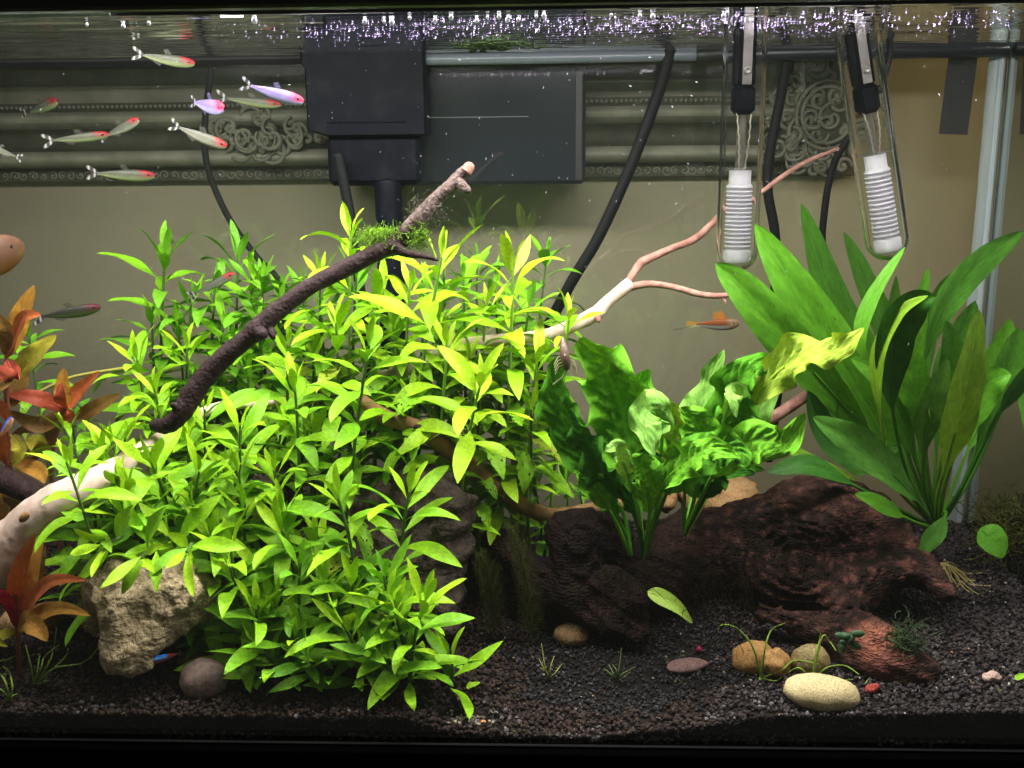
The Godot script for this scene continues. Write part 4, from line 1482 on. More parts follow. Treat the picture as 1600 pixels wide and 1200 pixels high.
func stems() -> void:
	for k in 9:
		leaf_kinds.append(unit_leaf([0.20, 0.23, 0.21, 0.23, 0.26, 0.22, 0.25, 0.24, 0.21][k], [0.05, 0.15, 0.3, 0.45, 0.6, 0.8, 0.5, 1.0, 0.7][k], [0.1, 0.1, 0.2, 0.3, 0.2, 0.35, 0.1, 0.4, 0.3][k], 0.35, 0.16, 200 + k))
	for k in 6:
		eaten_kinds.append(unit_leaf(0.30, 0.4 + 0.2 * k, 0.15, 0.3, 0.25, 300 + k, true))
	# apex in the photograph and its depth; foot in the photograph (x) and its depth; leaf pairs, size, tone
	var list := [
		[258, 398, -0.32, 252, -0.33, 10, 1.2, 2, "upright green stem plant standing apart at the back left"],
		[372, 398, -0.335, 366, -0.34, 8, 1.1, 4, "darker small stem plant just left of the back cord"],
		[393, 432, -0.31, 400, -0.32, 9, 1.1, 2, "stem plant below the red-nosed fish that heads upwards"],
		[548, 362, -0.22, 545, -0.25, 9, 1.05, 1, "yellowish stem plant with narrow top leaves under the moss tuft"],
		[500, 425, -0.25, 505, -0.28, 9, 1.0, 0, "lime stem plant directly above the middle of the dark branch"],
		[690, 402, -0.17, 610, -0.22, 13, 1.25, 1, "brightest tall stem plant with two big upright leaves below the branch tip"],
		[640, 452, -0.21, 630, -0.25, 10, 1.1, 1, "yellow lit stem plant under the dark twig"],
		[802, 418, -0.2, 772, -0.24, 11, 1.15, 1, "bright stem plant with pale upright leaf at the top right of the thicket"],
		[855, 400, -0.33, 828, -0.33, 7, 0.85, 4, "small darker green stem plant at the back next to the slanting black hose"],
		[745, 415, -0.31, 740, -0.32, 7, 0.85, 4, "dark back stem plant between the branch tip and the pale upright leaf"],
		[890, 490, -0.21, 850, -0.24, 5, 0.95, 1, "stem plant with two upright leaves in front of the pale forked root"],
		[840, 560, -0.2, 830, -0.23, 8, 1.0, 1, "stem plant just left of the little shrimp"],
		[760, 480, -0.22, 740, -0.25, 10, 1.1, 1, "yellow green stem plant in the upper middle of the thicket"],
		[577, 540, -0.12, 525, -0.15, 10, 1.1, 0, "stem plant with slanting bare stem in the middle of the thicket"],
		[752, 597, -0.12, 715, -0.2, 5, 1.1, 1, "arching bright stem plant hanging over the tan root"],
		[700, 540, -0.17, 690, -0.2, 10, 1.1, 1, "lit stem plant left of the tan root's bend"],
		[214, 562, -0.23, 240, -0.25, 9, 1.05, 0, "stem plant reaching left toward the red plants at the back"],
		[292, 545, -0.25, 300, -0.27, 9, 1.0, 0, "stem plant left of the lower end of the dark branch"],
		[350, 500, -0.28, 345, -0.29, 9, 0.95, 2, "green stem plant behind the dark branch's lower part"],
		[460, 600, -0.16, 455, -0.18, 10, 1.05, 0, "lime stem plant below the knot of the dark branch"],
		[525, 505, -0.2, 520, -0.22, 9, 1.05, 0, "lime stem plant behind the bend of the dark branch"],
		[450, 540, -0.22, 455, -0.25, 9, 1.0, 0, "stem plant above the knot of the dark branch"],
		[375, 672, -0.13, 380, -0.16, 9, 1.1, 0, "leafy stem plant right of the dark branch's foot"],
		[320, 640, -0.2, 330, -0.23, 9, 1.05, 0, "stem plant behind the dark branch's foot"],
		[100, 668, -0.19, 150, -0.2, 7, 0.85, 0, "small stem plant in front of the middle red plant"],
		[104, 722, -0.05, 175, -0.08, 9, 0.95, 0, "stem plant with hanging leaf chain in front of the pale trunk"],
		[175, 690, -0.15, 215, -0.17, 10, 1.05, 0, "stem plant at the left shoulder of the thicket"],
		[236, 722, -0.1, 270, -0.15, 10, 1.1, 0, "wide spread stem plant over the top of the sandy rock"],
		[190, 800, -0.08, 250, -0.13, 9, 1.15, 0, "trailing stem plant whose old leaves hang over the sandy rock"],
		[300, 790, -0.1, 320, -0.14, 10, 1.15, 0, "stem plant with perforated old leaves above the rock's right end"],
		[262, 838, -0.07, 300, -0.13, 6, 1.15, 0, "low stem plant with long leaves drooping over the sandy rock's face"],
		[360, 860, -0.07, 375, -0.09, 9, 1.15, 0, "stem plant with pale pitted leaves right of the sandy rock"],
		[441, 800, -0.1, 440, -0.12, 9, 1.0, 0, "stem plant with one erect leaf left of the middle front plant"],
		[528, 778, -0.075, 552, -0.09, 12, 1.15, 0, "tall front stem plant in the middle with a clear dark stem"],
		[640, 768, -0.09, 628, -0.11, 11, 1.1, 0, "front stem plant with arching leaves before the dark layered rock"],
		[535, 975, -0.035, 545, -0.05, 8, 1.05, 0, "short front stem plant left of the rooted front plant"],
		[664, 940, -0.03, 630, -0.04, 9, 1.1, 0, "front right stem plant rooted visibly in the gravel"],
		[405, 1012, -0.04, 415, -0.055, 7, 1.0, 0, "short front stem plant at the left, near the pebble"],
		[590, 1020, -0.025, 590, -0.035, 6, 0.95, 2, "lowest front stem plant with leaves touching the gravel"],
		[480, 1030, -0.03, 490, -0.045, 6, 1.0, 2, "low front stem plant between the two short front ones"],
		[700, 1020, -0.05, 690, -0.06, 5, 1.0, 0, "low stem plant stretching one long leaf to the right over the gravel"],
		[470, 880, -0.06, 470, -0.08, 9, 1.05, 2, "stem plant in the lower middle with small side shoots"],
		[430, 950, -0.06, 420, -0.075, 7, 1.1, 0, "ragged stem plant with a torn leaf over a white crumb"],
		[600, 900, -0.06, 600, -0.08, 6, 1.0, 2, "stem plant in front of the dark layered rock's foot"],
		[560, 640, -0.2, 560, -0.22, 9, 1.05, 0, "stem plant among the shaded middle stems"],
		[640, 620, -0.19, 640, -0.22, 9, 1.05, 0, "stem plant just above the tan root's knot"],
		[830, 640, -0.2, 815, -0.24, 5, 1.0, 0, "stem plant left of the ruffled plant's dark leaf"],
		[835, 762, -0.24, 838, -0.25, 5, 0.85, 4, "small low stem plant behind the tan root"],
		[882, 745, -0.27, 880, -0.28, 6, 0.8, 4, "small dim stem plant beside the ruffled plant's left stalks"],
		[770, 790, -0.29, 770, -0.3, 5, 0.8, 4, "small dim stem plant at the back under the tan root"],
		[905, 770, -0.3, 905, -0.31, 4, 0.8, 4, "tiny stem plant at the back above the dark knob"],
		[45, 520, -0.3, 90, -0.32, 7, 0.8, 4, "dim green stem plant behind the left red plants"],
		[110, 640, -0.32, 150, -0.33, 6, 0.75, 4, "dim stem plant with dark arching stem at the back left"]]
	for e in list:
		var a := at(e[0], e[1], e[2])
		var f := at(e[3], 800, e[4])
		stem_plant(a, Vector3(f.x, ground_h(f.x, e[4]) - 0.004, e[4]), e[5], e[6], e[7], e[8])
	# short shoots that creep over the sandy rock and let their old leaves hang
	for e in [[222, 872, -0.022, 246, 858, -0.05, "creeping shoot with leaves hanging down the middle of the sandy rock"], [292, 862, -0.03, 300, 850, -0.055, "creeping shoot with pitted leaves hanging at the sandy rock's right end"], [158, 852, -0.035, 185, 840, -0.06, "creeping shoot at the sandy rock's upper left corner"]]:
		stem_plant(at(e[0], e[1], e[2]), at(e[3], e[4], e[5]), 4, 1.1, 0, e[6])
	# the rest of the thicket, area by area
	var areas := [
		["lime stem plant behind the dark branch's upper half, crowded among its like", "stem plants behind the branch's upper half", [[480, 560, -0.25], [590, 470, -0.24], [560, 430, -0.27], [440, 470, -0.29], [620, 520, -0.24], [540, 600, -0.24], [500, 480, -0.27], [420, 445, -0.3], [470, 450, -0.3], [410, 510, -0.28]]],
		["yellow green stem plant crowded below the dark branch's bare upper end", "stem plants below the branch's upper end", [[700, 470, -0.27], [680, 500, -0.24], [670, 600, -0.24], [740, 560, -0.2], [800, 500, -0.27], [800, 590, -0.26], [780, 550, -0.25], [725, 440, -0.26], [820, 470, -0.27], [780, 445, -0.29], [665, 450, -0.27]]],
		["green stem plant crowded around the dark branch's foot", "stem plants around the branch's foot", [[380, 590, -0.26], [330, 590, -0.29], [310, 480, -0.3], [345, 455, -0.31], [280, 520, -0.3], [230, 500, -0.31], [370, 540, -0.28], [300, 690, -0.18], [250, 640, -0.22], [250, 600, -0.2], [340, 740, -0.14], [300, 740, -0.11], [380, 740, -0.11]]],
		["green stem plant crowded above the sandy rock, beside the pale trunk", "stem plants above the sandy rock", [[160, 770, -0.12], [260, 780, -0.12], [210, 760, -0.09], [180, 740, -0.11], [200, 690, -0.15], [150, 710, -0.14], [140, 810, -0.1], [330, 830, -0.09]]],
		["shaded stem plant in the middle of the thicket over the tan root's start", "stem plants in the shaded middle", [[430, 660, -0.2], [490, 665, -0.2], [420, 730, -0.14], [600, 620, -0.22]]],
		["green stem plant crowded in front of the dark layered rock", "stem plants before the dark rock", [[500, 830, -0.11], [440, 830, -0.08], [500, 900, -0.06], [560, 920, -0.06]]],
		["low green stem plant in the thicket's front row just above the gravel", "stem plants of the low front row", [[330, 860, -0.09], [390, 800, -0.1], [410, 900, -0.08], [520, 930, -0.07], [355, 885, -0.06], [405, 960, -0.045], [450, 1000, -0.04], [570, 1010, -0.04], [630, 970, -0.04], [610, 930, -0.05]]]]
	for area in areas:
		for e in area[2]:
			var a := at(e[0] + rng.randf_range(-12, 12), e[1] + rng.randf_range(-12, 12), e[2])
			var f := at(e[0] + rng.randf_range(-25, 25), 800, e[2] - 0.02)
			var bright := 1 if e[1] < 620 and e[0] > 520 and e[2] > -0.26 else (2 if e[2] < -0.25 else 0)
			stem_plant(a, Vector3(f.x, ground_h(f.x, e[2] - 0.02) - 0.004, e[2] - 0.02), 9, rng.randf_range(0.95, 1.12), bright, area[0], area[1])


func blade(b: MB, pts: Array, width: float, pet: float, face: Vector3, cup: float, ruffle: float, rfreq: float, seg := 26, cross := 4, stalk := 0.0016, blunt := 0.8, sd := 0.0, bumps := 0.08) -> void:
	# a leaf along pts: stalk for the first pet of its length, then a blade turned to face
	var p := curve(pts, seg + 1)
	var first := b.v.size()
	var last := Vector3.ZERO
	for i in seg + 1:
		var t := float(i) / seg
		var T: Vector3 = (p[mini(i + 1, seg)] - p[maxi(i - 1, 0)]).normalized()
		var S := T.cross(face).normalized()
		if i > 0:
			if S.dot(last) < 0.0:
				S = -S
			S = (S + last * 0.8).normalized()
			S = (S - T * S.dot(T)).normalized()
		last = S
		var N := S.cross(T).normalized()
		var s := clampf((t - pet) / (1.0 - pet), 0.0, 1.0)
		var w := width * 0.5 * pow(maxf(sin(PI * pow(clampf(s, 0.0, 1.0), blunt)), 0.0), 0.8)
		w = maxf(w, stalk * (0.6 if t < 0.95 else 0.1))
		var live := smooth(0.0, 0.15, s)
		for j in range(-cross, cross + 1):
			var u := float(j) / cross
			var side := 0.0 if u > 0.0 else 2.1
			var rip := sin(t * rfreq + side + sd) + 0.5 * sin(t * rfreq * 2.3 + side * 1.7 + sd * 3.0)
			var off := N * (cup * w * (absf(u) - 0.3) + ruffle * w * absf(u * u * u) * rip * live + bumps * w * noise.get_noise_3d(t * 400.0, u * 120.0, sd * 50.0) + bumps * 0.35 * w * fine.get_noise_3d(t * 1100.0, u * 260.0, sd * 80.0) + (bumps - 0.08) * 1.5 * w * live * sin((s - absf(u) * 0.22) * 11.0 * TAU) * sin(PI * clampf(absf(u) * 1.1, 0.0, 1.0)))
			var trim := 1.0 + 0.10 * absf(u) * ruffle * 2.0 * sin(t * rfreq * 1.3 + sd * 5.0 + side)
			b.add(p[i] + S * u * w * trim + off, Vector2(t, (u + 1.0) / 2.0))
	b.grid(seg + 1, 2 * cross + 1, first)
	var k := int(seg * (pet + 0.3 * (1.0 - pet)))
	if stalk > 0.0:
		var q := []
		var r := []
		for i in k + 1:
			q.append(p[i] - (p[mini(i + 1, seg)] - p[maxi(i - 1, 0)]).normalized().cross(face).normalized().cross((p[mini(i + 1, seg)] - p[maxi(i - 1, 0)]).normalized()) * stalk * 0.5)
			r.append(stalk * lerpf(1.0, 0.5, float(i) / maxf(k, 1)))
		var f2 := b.v.size()
		b.tube(q, r, 6, false)
		for i in range(f2, b.v.size()):
			b.uv[i] = Vector2(0.1, 0.5)


func leafy(called: String, label: String, category: String, foot: Vector3, list: Array, mats: Array, cup: float, ruffle: float, rfreq: float, blunt: float, stalk: float, bumps := 0.08, seg := 30, cross := 4) -> Node3D:
	# list: [points as [photo x, photo y, depth], width px, stalk share, facing (degrees about the upright), nod, tone]
	var t := thing(called, label, category, foot)
	for e in list:
		var pts := []
		for q in e[0]:
			pts.append(at(q[0], q[1], q[2]) - foot)
		var yaw: float = deg_to_rad(e[3])
		var face := Vector3(sin(yaw), e[4], cos(yaw)).normalized()
		var z: float = e[0][e[0].size() - 1][2]
		var b := MB.new()
		blade(b, pts, e[1] * pxs(z), e[2], face, cup * rng.randf_range(0.6, 1.3), ruffle * rng.randf_range(0.7, 1.3), rfreq * rng.randf_range(0.85, 1.2), seg, cross, stalk, blunt, rng.randf() * 9.0, bumps)
		part("leaf", b.commit(), mats[e[5]], t)
	return t


func sword() -> void:
	var z := -0.25
	var f := at(1466, 838, z)
	f.y = ground_h(f.x, z)
	var r := [1465, 826, z]
	var list := [
		[[r, [1425, 770, -0.24], [1340, 660, -0.21], [1240, 545, -0.18], [1165, 455, -0.17], [1118, 411, -0.17]], 66, 0.35, -15, 0.35, 0],
		[[r, [1432, 780, -0.26], [1385, 690, -0.25], [1310, 560, -0.23], [1235, 440, -0.22], [1180, 350, -0.22]], 75, 0.31, -10, 0.3, 0],
		[[r, [1440, 780, -0.3], [1400, 680, -0.31], [1340, 560, -0.31], [1290, 440, -0.31], [1252, 318, -0.31]], 69, 0.35, 20, 0.2, 1],
		[[r, [1450, 760, -0.31], [1420, 600, -0.33], [1370, 480, -0.33], [1318, 362, -0.33]], 48, 0.45, 25, 0.1, 1],
		[[r, [1420, 720, -0.22], [1385, 600, -0.2], [1345, 540, -0.2], [1360, 470, -0.2], [1414, 386, -0.2]], 31, 0.50, -60, 0.2, 0],
		[[r, [1440, 740, -0.24], [1420, 640, -0.22], [1430, 520, -0.22], [1450, 418, -0.23]], 48, 0.45, 30, 0.2, 0],
		[[r, [1425, 760, -0.21], [1395, 640, -0.17], [1395, 540, -0.15], [1425, 480, -0.14], [1462, 464, -0.13]], 66, 0.40, 10, 0.3, 2],
		[[r, [1400, 760, -0.2], [1375, 650, -0.16], [1372, 560, -0.15], [1405, 490, -0.14], [1450, 462, -0.12]], 28, 0.40, -50, 0.5, 3],
		[[r, [1440, 720, -0.24], [1440, 590, -0.23], [1475, 480, -0.23], [1540, 405, -0.24], [1600, 362, -0.25]], 47, 0.45, 30, 0.3, 1],
		[[r, [1468, 770, -0.2], [1490, 690, -0.15], [1512, 590, -0.13], [1530, 484, -0.13]], 66, 0.35, 15, 0.15, 3],
		[[r, [1490, 760, -0.26], [1530, 660, -0.27], [1560, 570, -0.28], [1578, 498, -0.28]], 53, 0.40, -10, 0.2, 0],
		[[r, [1500, 770, -0.24], [1545, 650, -0.23], [1580, 560, -0.23], [1592, 512, -0.23]], 50, 0.40, 10, 0.2, 1],
		[[r, [1440, 790, -0.18], [1395, 740, -0.13], [1330, 690, -0.1], [1270, 652, -0.09]], 64, 0.30, 0, 0.7, 1],
		[[r, [1445, 760, -0.22], [1445, 680, -0.19], [1460, 620, -0.18], [1480, 560, -0.18]], 48, 0.40, 10, 0.1, 4],
		[[r, [1500, 770, -0.22], [1545, 680, -0.2], [1568, 635, -0.19], [1600, 590, -0.18], [1640, 560, -0.18]], 36, 0.55, 30, 0.3, 2],
		[[r, [1520, 740, -0.25], [1575, 620, -0.24], [1602, 590, -0.23], [1615, 640, -0.22], [1612, 720, -0.21]], 41, 0.50, -20, 0.3, 1],
		[[r, [1410, 805, -0.24], [1340, 760, -0.24], [1275, 728, -0.25], [1222, 690, -0.26]], 28, 0.45, 0, 0.5, 3],
		[[r, [1395, 790, -0.22], [1330, 755, -0.2], [1265, 728, -0.19], [1200, 738, -0.18]], 38, 0.50, 0, 1.2, 2],
		[[r, [1400, 740, -0.29], [1340, 660, -0.3], [1280, 600, -0.3], [1232, 560, -0.3]], 55, 0.35, 10, 0.2, 4],
		[[r, [1450, 730, -0.29], [1440, 600, -0.32], [1460, 480, -0.33], [1494, 424, -0.33]], 38, 0.45, 20, 0.1, 1],
		[[r, [1410, 700, -0.3], [1395, 560, -0.33], [1400, 430, -0.33]], 31, 0.55, 25, 0.1, 4],
		[[r, [1470, 740, -0.22], [1475, 690, -0.2], [1462, 650, -0.19], [1450, 640, -0.18]], 25, 0.55, 20, 0.1, 3],
		[[r, [1430, 815, -0.2], [1400, 800, -0.17], [1370, 785, -0.155], [1336, 772, -0.15]], 33, 0.40, 0, 1.0, 0],
		[[r, [1480, 800, -0.2], [1468, 826, -0.17], [1450, 848, -0.16], [1440, 868, -0.155]], 31, 0.35, 0, 0.4, 1],
		[[r, [1440, 720, -0.25], [1395, 700, -0.24], [1330, 720, -0.22], [1310, 620, -0.2]], 44, 0.45, 20, 0.4, 1],
		[[r, [1436, 760, -0.27], [1360, 640, -0.28], [1290, 520, -0.28], [1215, 400, -0.27]], 57, 0.35, 5, 0.25, 1],
		[[r, [1445, 760, -0.23], [1405, 650, -0.2], [1380, 590, -0.19], [1330, 560, -0.18]], 51, 0.35, 0, 0.4, 0],
		[[r, [1462, 740, -0.25], [1470, 620, -0.26], [1500, 530, -0.27], [1524, 470, -0.27]], 53, 0.35, 10, 0.2, 1],
		[[r, [1480, 750, -0.22], [1510, 660, -0.2], [1545, 600, -0.19], [1580, 585, -0.18]], 53, 0.40, 0, 0.5, 0],
		[[r, [1450, 740, -0.22], [1440, 640, -0.2], [1415, 560, -0.19], [1432, 500, -0.18]], 55, 0.35, -15, 0.3, 0],
		[[r, [1420, 770, -0.2], [1370, 720, -0.17], [1300, 690, -0.15], [1262, 610, -0.14]], 57, 0.35, 0, 0.5, 2],
		[[r, [1470, 740, -0.24], [1484, 640, -0.23], [1490, 560, -0.22], [1478, 500, -0.21]], 48, 0.35, 0, 0.2, 1]]
	var t := leafy("sword_plant", "big sword plant with broad long leaves at the right end of the tank", "plant", f, list, M.sword, 0.18, 0.12, 11.0, 0.88, 0.0024)
	var b := MB.new()
	for k in 46:
		var a := rng.randf_range(-0.4, PI + 0.4)
		var pts := []
		var len_ := rng.randf_range(0.015, 0.05)
		for j in 5:
			var u := j / 4.0
			var x := f.x + cos(a) * len_ * u + rng.randf_range(-0.003, 0.003)
			var zz := f.z + sin(a) * len_ * u + 0.01
			pts.append(Vector3(x, maxf(ground_h(x, zz) + 0.001, f.y + 0.014 * (1.0 - u * 1.2) + 0.005 * sin(u * 6.0)), zz) - f)
		b.tube(curve(pts, 9), [rng.randf_range(0.0005, 0.0009)], 5, false)
	part("roots", b.commit(), M.root, t)
	for e in [[[[1532, 825, -0.19], [1545, 838, -0.185], [1560, 858, -0.18], [1566, 872, -0.178]], 50, "rounded bright green fallen leaf lying on the gravel at the far right", 0], [[[1012, 924, -0.07], [1032, 932, -0.065], [1060, 950, -0.06], [1082, 974, -0.058]], 26, "pale green fallen leaf caught in the dark roots at the centre", 5]]:
		var pts := []
		var o := at(e[0][0][0], e[0][0][1], e[0][0][2])
		for q in e[0]:
			pts.append(at(q[0], q[1], q[2]) - o)
		b = MB.new()
		blade(b, pts, e[1] * pxs(e[0][1][2]), 0.02, Vector3(0.2, 0.5, 0.8), 0.2, 0.1, 8.0, 16, 3, 0.0006, 0.7, 2.0)
		var l := part("fallen_leaf", b.commit(), M.sword[e[3]])
		l.position = o
		tag(l, e[2], "leaf")
	b = MB.new()
	var c := ground_at(738, 1079) + Vector3(0, 0.003, 0)
	blade(b, [Vector3(-0.005, 0, 0), Vector3(0.0, 0.002, 0.001), Vector3(0.007, 0.004, 0)], 0.006, 0.02, Vector3(0.1, 0.8, 0.5), 0.2, 0.3, 14.0, 10, 2, 0.0, 0.6, 1.0)
	var scrap := part("leaf_scrap", b.commit(), M.leaf[1])
	scrap.position = c
	tag(scrap, "tiny torn green leaf scrap lying alone on the front gravel", "leaf")
	b = MB.new()
	c = ground_at(1596, 1066) + Vector3(0, 0.003, 0)
	blade(b, [Vector3(-0.006, 0, 0), Vector3(0.0, 0.003, 0.001), Vector3(0.009, 0.005, 0)], 0.005, 0.02, Vector3(0.1, 0.8, 0.5), 0.2, 0.3, 14.0, 10, 2, 0.0, 0.6, 1.0)
	scrap = part("leaf_scrap", b.commit(), M.leaf[0])
	scrap.position = c
	tag(scrap, "tiny green leaf scrap at the right edge near the pinkish chip", "leaf")


func fern() -> void:
	var z := -0.155
	var f := at(1008, 872, z)
	var r := [1006, 872, z]
	var r2 := [985, 868, -0.16]
	var r3 := [1070, 835, -0.17]
	var list := [
		[[r2, [972, 800, -0.16], [920, 730, -0.15], [880, 660, -0.145], [868, 600, -0.14], [880, 552, -0.13]], 64, 0.34, -20, 0.1, 1],
		[[r, [988, 800, -0.14], [950, 750, -0.12], [915, 690, -0.11], [890, 640, -0.11]], 54, 0.34, -35, 0.15, 4],
		[[r, [996, 790, -0.16], [985, 710, -0.16], [968, 630, -0.16], [940, 570, -0.15], [905, 528, -0.13]], 112, 0.26, -5, 0.15, 0],
		[[r, [1000, 790, -0.17], [988, 700, -0.175], [990, 630, -0.175], [1014, 576, -0.17]], 88, 0.29, 15, 0.15, 0],
		[[r, [1022, 770, -0.14], [1034, 690, -0.12], [1020, 644, -0.105], [1010, 662, -0.09], [1022, 712, -0.08]], 66, 0.42, 0, 0.5, 2],
		[[r, [1030, 790, -0.16], [1045, 720, -0.15], [1052, 670, -0.145], [1048, 626, -0.14]], 60, 0.39, 10, 0.3, 3],
		[[r3, [1080, 770, -0.19], [1082, 690, -0.2], [1098, 620, -0.205], [1132, 546, -0.2]], 58, 0.29, -25, 0.25, 2],
		[[r3, [1085, 780, -0.15], [1098, 720, -0.13], [1092, 670, -0.125], [1064, 636, -0.12]], 84, 0.26, 5, 0.25, 0],
		[[r3, [1100, 770, -0.18], [1120, 690, -0.18], [1140, 620, -0.17], [1176, 572, -0.16], [1228, 578, -0.15]], 66, 0.29, -20, 0.4, 1],
		[[r3, [1108, 760, -0.17], [1128, 690, -0.16], [1150, 640, -0.15], [1160, 605, -0.14]], 80, 0.29, 10, 0.2, 1],
		[[r3, [1110, 740, -0.17], [1130, 660, -0.14], [1148, 615, -0.12], [1146, 622, -0.105], [1150, 652, -0.1]], 30, 0.42, 0, 0.3, 2],
		[[r3, [1120, 740, -0.2], [1150, 690, -0.21], [1180, 650, -0.215], [1224, 588, -0.21]], 58, 0.34, -20, 0.2, 2],
		[[r3, [1100, 770, -0.13], [1130, 720, -0.1], [1180, 690, -0.09], [1225, 690, -0.085], [1258, 645, -0.08]], 68, 0.29, 5, 0.35, 0],
		[[r, [1030, 800, -0.12], [1060, 740, -0.09], [1110, 705, -0.075], [1150, 705, -0.07], [1166, 730, -0.065]], 70, 0.29, 0, 0.6, 1],
		[[r, [1024, 800, -0.12], [1040, 750, -0.09], [1075, 720, -0.07], [1110, 700, -0.06], [1158, 716, -0.055]], 56, 0.34, 0, 0.9, 0],
		[[r2, [960, 810, -0.14], [935, 770, -0.125], [912, 740, -0.12], [895, 735, -0.12]], 40, 0.34, 0, 0.5, 0],
		[[r, [998, 800, -0.12], [980, 740, -0.09], [965, 700, -0.075], [945, 705, -0.07]], 30, 0.42, 0, 0.7, 2],
		[[r, [1015, 800, -0.12], [1008, 740, -0.10], [985, 715, -0.09]], 60, 0.34, 10, 0.4, 0],
		[[r3, [1120, 750, -0.19], [1165, 660, -0.18], [1205, 590, -0.15], [1262, 552, -0.13], [1310, 545, -0.12], [1350, 512, -0.115]], 62, 0.39, -8, 0.8, 3],
		[[r3, [1110, 760, -0.21], [1125, 700, -0.22], [1160, 600, -0.22], [1200, 575, -0.2], [1215, 568, -0.19]], 36, 0.42, 0, 0.6, 3],
		[[r3, [1095, 790, -0.14], [1112, 760, -0.13], [1130, 735, -0.125], [1180, 740, -0.12]], 40, 0.34, 0, 0.4, 4],
		[[r3, [1070, 780, -0.16], [1075, 740, -0.15], [1120, 715, -0.14], [1195, 735, -0.15]], 62, 0.34, 0, 0.25, 1],
		[[r, [1000, 820, -0.13], [985, 770, -0.125], [1010, 720, -0.12], [1060, 760, -0.115]], 46, 0.34, 10, 0.4, 4],
		[[r2, [975, 830, -0.15], [955, 790, -0.14], [940, 765, -0.14], [900, 772, -0.14]], 36, 0.39, 0, 0.3, 1]]
	var t := leafy("ruffled_plant", "plant with broad ruffled dark green leaves growing on the dark driftwood", "plant", f, list, M.fern, 0.22, 0.56, 25.0, 0.7, 0.0022, 0.17, 66, 6)
	# its dark threadlike roots trailing over the wood
	var b := MB.new()
	for k in 110:
		var x0 := rng.randf_range(930, 1180)
		var y0 := rng.randf_range(860, 930)
		var zz := rng.randf_range(-0.12, -0.07)
		var pts := []
		var dx := rng.randf_range(-60, 60)
		var dy := rng.randf_range(10, 110)
		for j in 5:
			var u := j / 4.0
			pts.append(at(x0 + dx * u + rng.randf_range(-12, 12), y0 + dy * u + rng.randf_range(-10, 10), zz + 0.03 * u) - f)
		b.tube(curve(pts, 10), [rng.randf_range(0.0002, 0.00038)], 4, false)
	part("root_threads", b.commit(), M.dark_root, t).set_meta("kind", "stuff")


